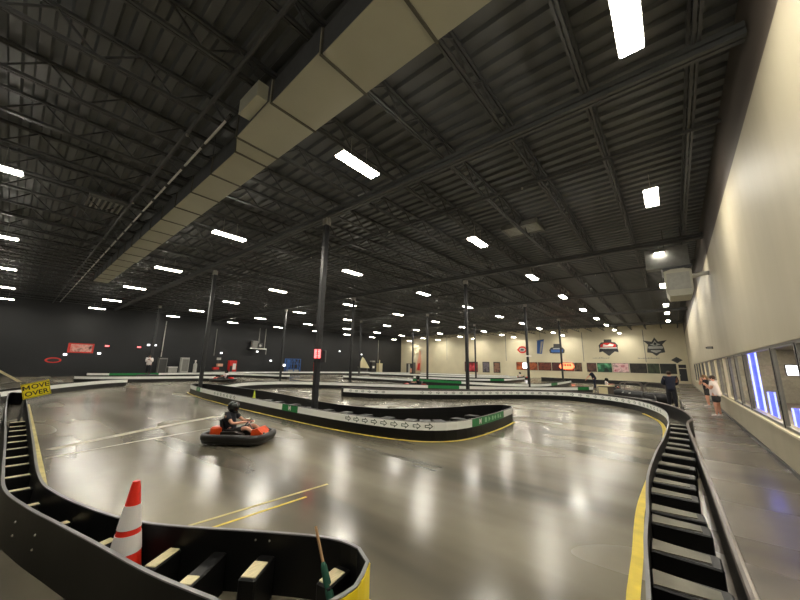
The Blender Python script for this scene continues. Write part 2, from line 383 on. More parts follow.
PX = [-9.4, -19.7, -30.0, -40.3]; PY = [-3.8, 6.81, 17.45, 28.0, 38.8, 49.2]
proto = None
for i, y in enumerate(reversed(PY)):
    lab = 'grey cross girder under the joists, %s from the cream far wall' % ORD[i+1]
    if proto is None:
        proto = thing('cross_girder', lab, 'girder', (XB+.02, y, 0), 0, 'girders across the hall')
        a, b, c = joist(XW-XB-.05, 7.26, 7.4, 1.717, .1, 'x')
        a.build('top_chord', M['girder'], proto); b.build('bottom_chord', M['girder'], proto); c.build('web', M['steel'], proto)
    else: dup(proto, lab, (XB+.02, y, 0))
# columns
cols = {(-9.4, 6.81): 'black steel column with a red sign standing inside the long island barrier',
        (-19.7, 6.81): 'black steel column at the left tip of the long island barrier',
        (-9.4, 17.45): 'black steel column rising from the barrier behind the island right of centre',
        (-9.4, 28.0): 'black steel column against the orange wall pictures with a white band',
        (-9.4, 38.8): 'black steel column beside the orange glowing sign',
        (-30.0, 6.81): 'black steel column farthest left in front of the black wall',
        (-19.7, 17.45): 'black steel column just right of the red-signed column',
        (-30.0, 17.45): 'black steel column left of the blue frame near the black wall',
        (-19.7, 28.0): 'black steel column before the left half of the cream wall',
        (-30.0, 28.0): 'black steel column before the dark right end of the black wall',
        (-19.7, 38.8): 'slim far column right behind the centre-right column',
        (-30.0, 38.8): 'slim far column at the corner of black and cream walls',
        }
proto = None
for (x, y), lab in cols.items():
    loc = (x, y, 0)
    loc = {(-19.7, 6.81): (-20.6, 7.12, 0), (-30.0, 6.81): (-39.2, 8.9, 0), (-9.4, 17.45): (-9.62, 17.86, 0)}.get((x, y), loc)
    if proto is None:
        proto = thing('steel_column', lab, 'column', loc, 0, 'roof columns')
        s_ = .085
        MB().bbox(-s_, s_, -s_, s_, .02, 6.95, .01).build('shaft', M['black_steel'], proto)
        b = MB().box(-.18, .18, -.18, .18, 0, .025)
        for sx in (-.14, .14):
            for sy in (-.14, .14): b.lathe([(.018, .02), (.018, .05)], (sx, sy, 0), 6)
        b.build('base_plate', M['black_steel'], proto)
        MB().box(-.11, .11, -.11, .11, 6.95, 7.2).box(-.16, .16, -.03, .03, 7.0, 7.2).build('cap_bracket', M['bracket'], proto)
    else: dup(proto, lab, loc)
t = thing('column_sign', 'small red sign with pale mark on the column in the island', 'sign', (-9.4, 6.81, 2.2), .75); t.scale = (.74, .8, .78)
MB().box(-.14, .14, -.13, -.11, -.19, .19).build('sign_board', M['red_glow'], t)
for i, wd in enumerate((.16, .1, .13)): MB().box(-wd/2, wd/2, -.134, -.13, -.1+i*.09, -.06+i*.09).build('sign_mark', M['white'], t)
t = thing('call_box', 'black box strapped on the column behind the red sign', 'box', (-9.4, 6.81, 2.12), .75)
MB().bbox(.135, .27, -.1, .1, -.2, .2, .02).build('case', M['dframe'], t); MB().box(.09, .136, -.08, .08, -.03, .03).build('strap', M['dframe'], t)

# ------------------------------------------------------------------ ceiling lights
LXs = [(0.03, 'beside the windowed wall', 'zz'), (-5.6, 'second out from the windows', ''), (-13.2, 'third out from the windows', ''), (-21.1, 'fourth out from the windows', ''),
       (-28.8, 'third out from the black wall', ''), (-36.9, 'second out from the black wall', ''), (-44.4, 'beside the black wall', '')]
LYs = [-1.2, 4.9, 11.5, 18.25, 24.8, 31.6, 38.1, 44.5, 51.0, 56.2]
proto = None
for x, rn, _ in LXs:
    yy = [-1.2, 4.95, 11.35, 17.9, 24.7, 32.5, 37.4, 43.8] if x > -1 else LYs
    for j, y in enumerate(yy):
        lab = 'ceiling light, %s from the far end, row %s' % (ORD[len(yy)-j], rn)
        if proto is None:
            proto = thing('ceiling_light', lab, 'light', (x, y, 6.85), 0, 'linear high-bay ceiling lights')
            h = MB(); h.prism([(-.17, 0), (.17, 0), (.13, .07), (-.13, .07)], 1.26, Matrix.Translation((0, -.63, 0)))
            h.build('housing', M['housing'], proto)
            MB().box(-.15, .15, -.6, .6, -.03, -.002).build('lens', M['lamp'], proto)
            for sy in (-.26, .26): MB().tube([(0, sy, .07), (0, sy, .62)], .008, 5).build('hanger', M['bracket'], proto)
        else: dup(proto, lab, (x, y, 6.85))

# ------------------------------------------------------------------ duct, conduit, heater
t = thing('ventilation_duct', 'large pale sheet-metal duct hung under the roof at upper left', 'duct', (0, 0, 0))
zb, zt = 6.9, 7.42
def dsec(x0, x1, a0, a1, b0=3.5, b1=3.5, h0=zt, h1=zt):
    vs = [(x0, a0, zb), (x0, b0, zb), (x0, b0, h0), (x0, a0, h0), (x1, a1, zb), (x1, b1, zb), (x1, b1, h1), (x1, a1, h1)]
    MB().add(vs, [(0, 1, 2, 3), (7, 6, 5, 4), (0, 4, 5, 1), (1, 5, 6, 2), (2, 6, 7, 3), (3, 7, 4, 0)]).build('duct_section', M['duct'], t)
    MB().add([(x0, a0-.004, zb+.01), (x1, a1-.004, zb+.01), (x1, a1-.004, h1), (x0, a0-.004, h0)], [(0, 1, 2, 3)]).build('side_shade', M['duct_shade'], t)  # thin added sheet that paints shade on the duct's side face
def flange(x, a, b=3.5):
    MB().box(x-.025, x+.025, a-.03, b+.03, zb-.022, zb+.0).box(x-.025, x+.025, a-.03, a, zb-.02, zt).box(x-.025, x+.025, b, b+.03, zb-.02, zt).build('flange', M['seam'], t)
xs = [1.3, -.7, -2.3, -3.9, -5.5, -7.05]
for i in range(len(xs)-1): dsec(xs[i], xs[i+1], 2.45, 2.5); flange(xs[i+1], 2.5)
dsec(-7.05, -7.6, 2.5, 2.72); flange(-7.6, 2.72)
x = -7.6
while x > -28:
    dsec(x, x-1.52, 2.72, 2.72, 3.5 if x > -20 else 3.45, 3.5 if x > -20 else 3.45); flange(x-1.52, 2.72); x -= 1.52
MB().box(-6.4, -5.6, 2.24, 2.52, 6.96, 7.3).build('inspection_box', M['duct'], t)
for x in (-3, -9, -15, -21, -27):
    MB().bar((x, 2.66, 7.42), (x, 2.66, 7.95), .02).bar((x, 3.45, 7.42), (x, 3.45, 7.95), .02).build('hanger', M['steel'], t)
t = thing('roof_conduit', 'white conduit with dark couplings running beside the big duct', 'pipe', (0, 2.3, 7.3))
MB().tube([(-7.0, 0, 0), (-46, 0, 0)], .03).build('tube', M['pipe'], t)
for k in range(26): MB().tube([(-7.0-k*1.5, 0, 0), (-7.22-k*1.5, 0, 0)], .042).build('coupling', M['dgrey'], t)
for n_, (y, lab) in enumerate([(1.9, 'dark sprinkler pipe left of the white conduit'), (9.3, 'dark sprinkler pipe crossing beyond the first girder'), (21.5, 'dark sprinkler pipe crossing the middle of the roof')]):
    t = thing('sprinkler_pipe', lab, 'pipe', (0, y, 7.36), 0, 'roof sprinkler pipes')
    MB().tube([(1.4, 0, 0), (-48, 0, 0)], .045).build('tube', M['steel'], t)
    for k in range(8): MB().lathe([(.02, -.1), (.035, -.08), (.03, -.04), (.02, 0)], (-3-k*5.5, 0, 0), 8).build('sprinkler_head', M['bracket'], t)
t = thing('unit_heater', 'pale barrel-shaped unit heater hung high beside the window wall', 'heater', (.52, 17.0, 4.85))
b = MB(); pr = [(-.34, 0), (.34, 0), (.42, .2), (.44, 1.05), (.2, 1.12), (-.2, 1.12), (-.44, 1.05), (-.42, .2)]
b.prism(pr, 1.5, Matrix.Translation((0, 0, 0))); b.build('body', M['duct'], t)
MB().box(-.36, .36, -.02, .0, .25, .95).build('grille', M['lgrey'], t)
MB().prism([(-.45, 1.13), (.46, 1.13), (.5, 1.25), (-.5, 1.2)], 1.5, Matrix.Translation((0, .05, 0))).build('top_cover', M['dframe'], t)
MB().box(-1.0, .45, .4, .9, 1.32, 2.2).build('supply_duct', M['grey'], t)
MB().tube([(.42, .3, .8), (.8, .3, .85), (.95, .3, .85)], .09).build('flue_pipe', M['white'], t)
for sx in (-.3, .3): MB().bar((sx, .7, 1.1), (sx, .7, 3.1), .03).build('hanger', M['steel'], t)
for x, y, lab in ((-4.4, 13.4, 'pale louvred roof vent above the middle of the track'), (-16.3, 1.45, 'pale louvred roof vent left of the big duct')):
    t = thing('roof_vent', lab, 'vent', (x, y, 7.78), 0, 'roof vents')
    MB().box(-.75, .75, -.55, -.5, -.1, .1).box(-.75, .75, .5, .55, -.1, .1).box(-.75, -.7, -.5, .5, -.1, .1).box(.7, .75, -.5, .5, -.1, .1).build('frame', M['grey'], t)
    q = MB()
    for k in range(6): q.box(-.7, .7, -.42+k*.16, -.36+k*.16, -.06, .04)
    q.build('louvre', M['lgrey'], t)

# ------------------------------------------------------------------ barriers
def catmull(pts, step=.25, closed=False):
    pts = [Vector((p[0], p[1])) for p in pts]; n = len(pts); out = []
    for i in range(n if closed else n-1):
        g_ = (lambda k: pts[k % n]) if closed else (lambda k: pts[max(0, min(n-1, k))])
        p0, p1, p2, p3 = g_(i-1), g_(i), g_(i+1), g_(i+2); m = max(1, int((p2-p1).length/step))
        for k in range(m):
            t_ = k/m
            out.append(.5*((2*p1)+(p2-p0)*t_+(2*p0-5*p1+4*p2-p3)*t_*t_+(3*p1-p0-3*p2+p3)*t_**3))
    if not closed: out.append(pts[-1])
    return out
def normals(pts, closed):
    n = len(pts); o = []
    for i in range(n):
        t_ = (pts[(i+1) % n]-pts[i-1]) if closed else (pts[min(i+1, n-1)]-pts[max(i-1, 0)])
        t_ = t_.normalized() if t_.length > 1e-9 else Vector((1, 0)); o.append(Vector((t_.y, -t_.x)))   # right-hand normal
    return o
def strip(mb, pts, nrm, o0, o1, z0, z1, closed):
    n = len(pts); vs = []
    for p, q in zip(pts, nrm):
        a = p+q*o0; b = p+q*o1
        vs += [(a.x, a.y, z0), (b.x, b.y, z0), (b.x, b.y, z1), (a.x, a.y, z1)]
    fs = []
    for i in range(n if closed else n-1):
        j = (i+1) % n
        for k in range(4): fs.append((4*i+k, 4*i+(k+1) % 4, 4*j+(k+1) % 4, 4*j+k))
    if not closed: fs += [(3, 2, 1, 0), (4*n-4, 4*n-3, 4*n-2, 4*n-1)]
    mb.add(vs, fs); return mb
class Path:
    def __init__(s, pts):
        s.p = pts; s.n = normals(pts, False); s.l = [0]
        for a, b in zip(pts, pts[1:]): s.l.append(s.l[-1]+(b-a).length)
        s.L = s.l[-1]
    def at(s, d):
        d = max(0, min(s.L-1e-6, d))
        lo, hi = 0, len(s.l)-1
        while hi-lo > 1:
            m = (lo+hi)//2
            if s.l[m] <= d: lo = m
            else: hi = m
        f = (d-s.l[lo])/max(1e-9, s.l[hi]-s.l[lo])
        return s.p[lo].lerp(s.p[hi], f), s.n[lo].lerp(s.n[hi], f).normalized()
    def map(s, d, z, off):
        p, n = s.at(d); q = p+n*off; return (q.x, q.y, z)
    def near(s, x, y):
        q = Vector((x, y)); return s.l[min(range(len(s.p)), key=lambda i: (s.p[i]-q).length)]
    def sub(s, d0, d1, step=.25):
        n = max(2, int((d1-d0)/step)+1); return [s.at(d0+(d1-d0)*i/(n-1))[0] for i in range(n)], [s.at(d0+(d1-d0)*i/(n-1))[1] for i in range(n)]
HB = .456
def arrow_ring(mb, path, d, z, sz, off, flip=False):
    o = [(-.5, -.18), (.02, -.18), (.02, -.42), (.55, 0), (.02, .42), (.02, .18), (-.5, .18)]
    n_ = [(-.4, -.09), (.11, -.09), (.11, -.22), (.4, 0), (.11, .22), (.11, .09), (-.4, .09)]
    sg = -1 if flip else 1
    vs = [path.map(d+sg*x*sz, z+y*sz, off) for x, y in o+n_]; k = 7
    mb.add(vs, [(i, (i+1) % k, k+(i+1) % k, k+i) for i in range(k)])
def barrier(name, label, front, rear=None, loop=None, width=.55, h=HB, band=None, tape=None, tape_w=.08, arrows=(), panels=(), blocks=(), cap=None, far=False, step=.25, trim=None, rear_rail=False, tapemat='yellow', ends=True):
    """front runs so that its right-hand side faces the drivers"""
    root = thing(name, label, 'barrier', (0, 0, 0))
    bm_ = M['barrier_far'] if far else M['barrier']
    fp = catmull(front, step); fpath = Path(fp)
    if loop: full = fp+catmull(loop, step)[1:-1]
    else:
        fn = fpath.n
        rp = [p-q*width for p, q in zip(fp, fn)] if rear is None else catmull(rear, step)
        full = list(fp)
        if ends:
            for (pe, re_) in ((fp[-1], rp[-1]),):
                c = (pe+re_)/2; a = pe-c
                for k in range(1, 8):
                    an = PI*k/8; full.append(c+Vector((a.x*math.cos(an)-a.y*math.sin(an), a.x*math.sin(an)+a.y*math.cos(an))))
        full += rp[::-1]
        if ends:
            c = (rp[0]+fp[0])/2; a = rp[0]-c
            for k in range(1, 8):
                an = PI*k/8; full.append(c+Vector((a.x*math.cos(an)-a.y*math.sin(an), a.x*math.sin(an)+a.y*math.cos(an))))
    nn = normals(full, True)
    strip(MB(), full, nn, -.012, .012, 0, h, True).build('barrier_sheet', bm_, root)
    if trim: strip(MB(), full, nn, -.014, .014, h, h+.012, True).build('edge_trim', M[trim], root)
    if rear_rail: MB().tube([(p.x, p.y, h+.02) for p in rp], .03, 8).build('top_rail', M['rail'], root)
    if band == 'all':
        strip(MB(), full, nn, .012, .018, h-.205, h-.008, True).build('white_band', M['band'], root)
    elif band:
        pp, pn = fpath.sub(band[0]*fpath.L, band[1]*fpath.L, step)
        strip(MB(), pp, pn, .012, .018, h-.205, h-.008, False).build('white_band', M['band'], root)
    if arrows:
        for d0, d1, st, sz in arrows:
            d_ = d0
            while d_ < d1:
                q = MB(); arrow_ring(q, fpath, d_, h-.105, sz, .021); q.build('arrow_mark', M['mark'], root); d_ += st
    for d0, ln, txt in panels:
        pp, pn = fpath.sub(d0, d0+ln, .15)
        go = strip(MB(), pp, pn, .018, .022, h-.21, h-.004, False).build('green_panel', M['green'], root)
        if txt:
            for ch, x0, sz in txt:
                vs, fs = text_mesh(ch, sz, .008)
                MB().add([fpath.map(d0+x0+v.x, h-.107+v.y, .026) for v in vs], fs).build('panel_mark', M['lgreen'] if x0 > .6 else M['white'], go)
    if tape:
        pp, pn = fpath.sub(tape[0]*fpath.L, tape[1]*fpath.L, step)
        lt = strip(MB(), pp, pn, .08, .08+tape_w, .0, .004, False).build('yellow_floor_line', M[tapemat])
        tag(lt, 'yellow line painted on the floor along the foot of the '+tape[2], 'floor line')
    for bk in blocks:
        d_, ln, wd, hh = bk[:4]; b0 = bk[4] if len(bk) > 4 else .015
        p, n = fpath.at(d_); t_ = Vector((-n.y, n.x))
        T = Matrix(((t_.x, -n.x, 0, p.x), (t_.y, -n.y, 0, p.y), (0, 0, 1, 0), (0, 0, 0, 1)))
        b = MB().bbox(-wd/2, wd/2, b0, ln, 0, hh, .012, T=T).build('spacer_block', bm_, root)
        if cap:
            MB().add([T @ Vector(v) for v in ((-wd*.45, .03, hh), (wd*.45, .03, hh), (wd*.28, ln*.86, hh), (-wd*.28, ln*.86, hh), (-wd*.45, .03, hh+.008), (wd*.45, .03, hh+.008), (wd*.28, ln*.86, hh+.008), (-wd*.28, ln*.86, hh+.008))], [(0, 1, 2, 3), (4, 5, 6, 7), (0, 1, 5, 4), (1, 2, 6, 5), (2, 3, 7, 6), (3, 0, 4, 7)]).build('block_cap', M[cap], b)
    return root, fpath

sc12 = lambda L: [(x*1.2, y*1.2) for x, y in L]
# island in the middle
isl_front = [(-22.9, 7.55), (-22.3, 7.2), (-19.4, 6.78), (-15.6, 6.55), (-12.3, 6.45), (-9.6, 6.45), (-7.65, 6.52), (-5.85, 6.8), (-4.9, 7.3), (-4.48, 8.2), (-4.45, 9.9), (-4.6, 11.7)]
isl_rear = [(-4.6, 11.7), (-4.8, 12.2), (-5.2, 12.3), (-5.75, 11.4), (-6.2, 10.1), (-6.9, 8.85), (-7.6, 8.1), (-9.1, 7.75), (-10.4, 7.78), (-12.6, 8.05), (-15.2, 8.28), (-18.3, 8.3), (-21.8, 8.15), (-22.7, 7.95), (-22.9, 7.55)]
fpt = Path(catmull(isl_front)); sI = fpt.near
blk = [(sI(x, y), .62 if x > -8.7 else .55, .3, .42, .25) for x, y in ((-12.6, 6.45), (-11.6, 6.45), (-10.6, 6.45), (-9.6, 6.45), (-8.7, 6.47), (-7.85, 6.5), (-7.05, 6.58), (-6.35, 6.68), (-5.7, 6.87), (-5.15, 7.13), (-4.75, 7.6), (-4.5, 8.4), (-4.45, 9.3))]
d1 = sI(-7.35, 6.55); d2 = sI(-4.85, 7.35)
barrier('track_barrier', 'long curved island barrier with white arrow band and green panels in mid track', isl_front, loop=isl_rear, band='all', blocks=blk, trim='trim',
        arrows=[(d1, d2, .31, .2), (sI(-17, 6.6), sI(-14.5, 6.5), .4, .2)], tape=(.02, .995, 'long island barrier'), tape_w=.07,
        panels=[(sI(-10.25, 6.45)-.4, .95, [('M', .47, .2)]), (sI(-4.47, 8.5), 2.3, [('M', .45, .19), ('\u25a0', .8, .16), ('\u25b6', 1.05, .14), ('\u25a0', 1.3, .13), ('\u25c6', 1.5, .13), ('\u25a0', 1.75, .13), ('\u25b2', 1.95, .13)]), (sI(-20.2, 6.9), .8, [('M', .4, .18)])])
# long bend from the middle of the hall round to the right foreground
f_front = [(-14.9, 12.75), (-12.7, 13.6), (-9.5, 16.75), (-7.2, 19.75), (-5.1, 21.3), (-3.1, 20.6), (-1.6, 19.0), (-.82, 17.0), (-.42, 15.0), (-.3, 12.2), (-.34, 9.46), (-.41, 7.9), (-.45, 6.2), (-.42, 5.2), (-.38, 4.5), (-.36, 3.8), (-.30, 3.0), (-.24, 2.0), (-.22, .6)]
pF = Path(catmull(f_front)); sF = pF.near
blk = []
for y in (12.9, 12.1, 11.3, 10.5, 9.8, 9.0, 8.3, 7.7, 7.1, 6.5, 5.9, 5.3, 4.75, 4.2, 3.65, 3.1, 2.5): blk.append((sF(-.38, y), .4 if y > 9 else .5, .26, .30))
f_rear = [tuple(p-q*.55) for p, q in zip(pF.p, pF.n) if p.y > 13.2 or p.x < -1][::6] + [(.1, 11.9), (.15, 8.43), (.19, 5.98), (.215, 4.0), (.235, 3.0), (.25, 2.0), (.26, .6)]
barrier('track_barrier', 'long barrier curving from mid hall round to the right foreground, blocks between its sheets', f_front, rear=f_rear, band=(0, (sF(-.3, 12.4))/pF.L), blocks=blk, cap='graycap', rear_rail=True, trim='trim',
        arrows=[(sF(-11, 15.2), sF(-.5, 15.5), .45, .2), (.5, 2.8, .4, .18)], tape=((sF(-1.2, 18))/pF.L, .995, 'bend in the right foreground'), tape_w=.1)
# left foreground loop
fg_far = [(-20.5, .62), (-15.4, .57), (-9.0, .5), (-6.3, .47), (-5.35, .56), (-4.4, .8), (-3.9, 1.0), (-3.53, 1.22), (-2.85, 1.7), (-2.4, 1.98), (-2.1, 2.04), (-1.92, 1.96), (-1.79, 1.72)]
fg_out = [(-1.79, 1.72), (-1.8, 1.52), (-1.92, 1.3), (-2.15, 1.12), (-2.37, 1.05), (-2.97, .86), (-3.67, .69), (-4.35, .52), (-5.08, .34), (-5.87, .2), (-6.9, .18), (-9.3, .18), (-14.3, .16), (-20.5, .2), (-20.7, .4), (-20.5, .62)]
fg_far_r = fg_far[::-1]; fg_out_r = fg_out[::-1]
pG = Path(catmull(fg_far, .12)); sG = pG.near
blk = []
for cx, cy, wd, cl in ((-2.23, 1.86, .13, .18), (-2.74, 1.5, .14, .2), (-3.0, 1.1, .12, .1), (-3.5, 1.06, .11, .26), (-4.12, .76, .1, .22), (-4.85, .57, .09, .16), (-5.6, .4, .08, .2), (-6.35, .33, .08, .2)):
    d_ = sG(cx, cy); gp = pG.at(d_)[0]; dist = (gp-Vector((cx, cy))).length
    blk.append((d_, dist+cl/2+.02, wd, .3, max(.03, dist-cl/2), dist+cl/2))
for x in (-7.1, -7.8, -8.5, -9.2, -9.9, -10.6, -11.3, -12.0, -12.8): blk.append((sG(x, .5), .29, .08, .3, .03, .28))
def fg():
    root = thing('track_barrier', 'black barrier loop in the left foreground holding the traffic cone', 'barrier')
    fp = catmull(fg_far, .1); full = fp+catmull(fg_out, .1)[1:-1]; nn = normals(full, True)
    strip(MB(), full, nn, -.012, .012, 0, HB, True).build('barrier_sheet', M['barrier'], root)
    strip(MB(), full, nn, -.014, .014, HB, HB+.01, True).build('edge_trim', M['trim'], root)
    tip = [i for i, p in enumerate(full) if p.x > -2.12]
    sg = -1 if True else 1
    out = 1
    # outward is away from the loop centre at the tip
    c = Vector((-2.1, 1.6)); k = tip[len(tip)//2]
    if (full[k]-c).dot(nn[k]) < 0: out = -1
    a, b = (.012, .02) if out > 0 else (-.02, -.012)
    strip(MB(), [full[i] for i in tip], [nn[i] for i in tip], a, b, .1, HB-.004, False).build('yellow_band', M['vyellow'], root)
    for (d_, ln, wd, hh, c0, c1) in blk:
        p, n = pG.at(d_)
        n = n*(1 if (Vector((p.x, p.y-1))-p).dot(n) > 0 else -1)   # towards the outer sheet
        t_ = Vector((-n.y, n.x)); T = Matrix(((t_.x, n.x, 0, p.x), (t_.y, n.y, 0, p.y), (0, 0, 1, 0), (0, 0, 0, 1)))
        bo = MB().bbox(-wd/2, wd/2, .02, ln, 0, hh, .012, T=T).build('spacer_block', M['barrier'], root)
        MB().bbox(-wd*.42, wd*.42, c0, c1, hh, hh+.008, .004, T=T).build('block_cap', M['wood'], bo)
    po = Path(catmull(fg_out, .12))
    for x in (-5.2, -4.75, -2.72, -2.62):
        i = min(range(len(po.p)), key=lambda k: abs(po.p[k].x-x)); p, n = po.p[i], po.n[i]
        for z in (.3, .18):
            MB().ball((p.x, p.y-.014, z), .011, 8, 6).build('bolt', M['bracket'], root)
    for x in (-2.95, -2.85):
        i = min(range(len(pG.p)), key=lambda k: abs(pG.p[k].x-x)); p = pG.p[i]
        for z in (.40, .22): MB().ball((p.x+.008, p.y-.012, z), .008, 8, 6).build('bolt', M['bracket'], root)
    lo = Path(catmull(fg_far, .12)); nsg = -1
    pp, pn = lo.sub(0, lo.L)
    lt = strip(MB(), pp, [-q for q in pn], .08, .2, 0, .004, False).build('yellow_floor_line', M['pale_yellow'])
    tag(lt, 'faded yellow line painted along the foot of the left foreground barrier', 'floor line')
fg()
# far barriers
def farb(label, pts, panels=(), arrows=(), band='all', **k):
    return barrier('track_barrier', label, pts, band=band, far=True, panels=panels, arrows=arrows, step=.5, **k)
farb('short barrier just behind the move over sign at left', [(-29.9, 5.5), (-29.2, 4.4), (-27.6, 3.1), (-25.5, 1.7), (-22.5, .4), (-21.0, -.4)][::-1])
farb('second barrier back at left, ending beside the leftmost tall column', [(-36.6, 3.6), (-35.3, 4.9), (-34.3, 7.6), (-33.5, 11.6), (-33.0, 12.2)])
farb('farthest left barrier with a long green stretch below the white-shirted person', [(-43.5, 5.2), (-42.6, 7.2), (-42.3, 9.5), (-42.5, 13.5), (-40.5, 17), (-33.2, 19.9)], panels=[(1.5, 4.0, None)])
farb('barrier along the foot of the black wall', [(-44.6, 16), (-44.2, 24), (-42, 33), (-38.5, 40), (-35, 44)])
farb('barrier starting behind the island tip and running right with a green end', [(-20.9, 8.7), (-22.6, 10.8), (-22.4, 13.6), (-19.5, 15.9), (-16.4, 17.6), (-13, 19.9), (-9, 23.0), (-6.8, 25.5), (-5.0, 28.8)], panels=[(27.6, 1.2, None), (16.2, 2.2, None)])
farb('barrier with a wide green stretch behind the centre-right column', [(-29.5, 25.2), (-24, 25.8), (-19.8, 26.0), (-15.5, 26.4), (-11.2, 26.8), (-8.9, 28.9), (-8.6, 34), (-8.9, 40)], panels=[(9.5, 5.2, None), (24, 2, None)])
farb('barrier in the far middle with a small green panel', [(-24, 31.5), (-18.8, 32.3), (-15.3, 35), (-14.8, 39), (-15, 43)], panels=[(9.0, 2, None)])
farb('far barrier before the left part of the cream wall', [(-37, 37), (-31, 38.5), (-25, 39.5), (-20, 42), (-17.5, 47)])
farb('thin far barrier under the three small posters', [(-34, 46.5), (-26, 47.5), (-20, 49.5)])
farb('black barrier under the far wall pictures at right', [(-14, 47.0), (-9.8, 46), (-3.6, 45.4), (-1.2, 42.5), (-.8, 38.5)], band=None)

# pit divider rail along the walkway
pv = thing('pit_divider', 'thin dark divider rail between pit area and walkway', 'divider', (0, 0, 0))
pl = catmull([(.1, 17.4), (.08, 19), (.05, 21.5), (.02, 23.5)], .5)
strip(MB(), pl, normals(pl, False), -.015, .015, 0, .43, False).build('divider_sheet', M['barrier'], pv)
MB().tube([(p.x, p.y, .45) for p in pl], .028).build('top_rail', M['rail'], pv)
# pit rails: bent tube hoops and a black padded barrier
hoops = [(-2.9, 25.9, -1.7, 25.3, 1.0, 'bent brown tube rail at the left end of the pit', 'rail'), (-2.75, 27.0, -1.75, 27.0, 1.0, 'bent tube rail in the middle of the pit', 'rail'), (-1.6, 27.0, -.45, 26.6, 1.0, 'bent tube rail right of the middle one in the pit', 'rail'), (-1.5, 22.4, -.9, 21.2, .62, 'low tube rail nearest the walkway in the pit', 'steel')]
for x0, y0, x1, y1, hh, lab, mm in hoops:
    t = thing('hoop_rail', lab, 'rail', (x0, y0, 0), 0, 'bent tube rails of the pit')
    a = Vector((0, 0, 0)); b = Vector((x1-x0, y1-y0, 0)); u = (b-a).normalized(); pts = [a]
    for k in range(7):
        an = PI/2*k/6; pts.append(a+u*(.25-.25*math.cos(an))+Vector((0, 0, hh-.25+.25*math.sin(an))))
    for k in range(7):
        an = PI/2*k/6; pts.append(b-u*(.25-.25*math.sin(an))+Vector((0, 0, hh-.25+.25*math.cos(an))))
    pts.append(b)
    MB().tube(pts, .035, 8).build('tube_hoop', M[mm], t, True)
    MB().bar(a+Vector((0, 0, hh*.55)), b+Vector((0, 0, hh*.55)), .04).build('mid_bar', M[mm], t)
    for q in (a, b): MB().lathe([(.09, 0), (.09, .015), (.05, .02)], q, 10).build('foot_plate', M['dgrey'], t)
t = thing('padded_barrier', 'black padded barrier with pale scuffs along the pit rails', 'barrier', (0, 0, 0))
pl = catmull([(-3.2, 25.6), (-2.2, 24.7), (-1.2, 23.9), (-.25, 23.2)], .4)
MB().tube([(p.x, p.y, .3) for p in pl], [.2]+[.28]*(len(pl)-2)+[.2], 10).build('padding', M['tarp'], t, True)
for k in range(1, len(pl)-1, 2): MB().box(pl[k].x-.05, pl[k].x+.05, pl[k].y-.05, pl[k].y+.05, 0, .1).build('foot', M['dgrey'], t)
q = MB()
for k in (2, 3): q.ball((pl[k].x, pl[k].y-.24, .42), (.12, .06, .05))
q.build('scuff_patch', M['lgrey'], t)
t = thing('pit_cabinet', 'pale timber cabinet at the left end of the pit rails', 'cabinet', (-3.55, 25.0, 0), -.5)
MB().bbox(-.35, .35, -.25, .25, 0, .75, .02).build('case', M['rail'], t); MB().bbox(-.4, .4, -.3, .3, .75, .8, .01).build('top', M['wood'], t); MB().box(-.3, .3, -.262, -.25, .1, .68).build('door', M['wood'], t)

# ------------------------------------------------------------------ floor lines
def fline(pts, w_, mm, lab):
    pp = [Vector(p) for p in pts]; o = strip(MB(), pp, normals(pp, False), -w_/2, w_/2, 0, .003, False).build('floor_line', M[mm])
    tag(o, lab, 'floor line')
fline([(-9.5, .75), (-9.95, 2.3), (-10.5, 4.6)], .06, 'worn_white', 'thin worn white line crossing the floor at left')
fline([(-10.3, .85), (-11.2, 2.4), (-12.4, 4.9)], .22, 'worn_white', 'broad faint white line behind the thin one at left')
fline([(-4.6, 1.5), (-4.48, 3.6)], .045, 'pale_yellow', 'faded yellow line at centre, the longer of a pair')
fline([(-4.35, 1.6), (-4.3, 3.08)], .04, 'yellow', 'brighter yellow line at centre, the shorter of a pair')

# ------------------------------------------------------------------ cone, flag, sign, small things
def cone(loc, h, rb, label, m1, m2, name='traffic_cone'):
    t = thing(name, label, 'cone', loc); k = h/.71
    MB().bbox(-rb*1.3, rb*1.3, -rb*1.3, rb*1.3, 0, .035*k, .03*k).build('base', m1, t)
    r = lambda z: rb*(1-.80*z/h)
    MB().lathe([(r(.03*k), .03*k), (r(h*.97), h*.97), (r(h)*.9, h)], n=36).build('cone_body', m1, t)
    if m2:
        for a, b in ((.38, .54), (.59, .80)):
            MB().lathe([(r(a*h)+.004, a*h), (r(b*h)+.004, b*h)], n=36).build('reflective_collar', m2, t)
    MB().lathe([(r(h)*.9, h-.01), (r(h)*.9, h+.012), (r(h)*.6, h+.016)], n=16).build('cone_tip', m1, t)
cone((-3.74, .89, 0), .85, .155, 'red-orange traffic cone with two white collars inside the foreground barrier', M['orange'], M['reflect'])
cone((-14.2, 7.1, 0), .64, .12, 'small lime yellow cone inside the island barrier', M['lime'], None, 'marker_cone')
t = thing('rolled_flag', 'rolled green flag on a wooden stick leaning in the barrier tip', 'flag', (-1.99, 1.78, .0))
ax = [Vector((0, 0, .02)), Vector((-.37, .02, .62))]
MB().tube([ax[0], ax[0].lerp(ax[1], 1)], .011).build('stick', M['stick'], t)
MB().tube([ax[0].lerp(ax[1], f) for f in (.12, .2, .35, .5, .62, .66)], [.018, .028, .03, .028, .024, .014], 10).build('flag_cloth', M['flag'], t, True)
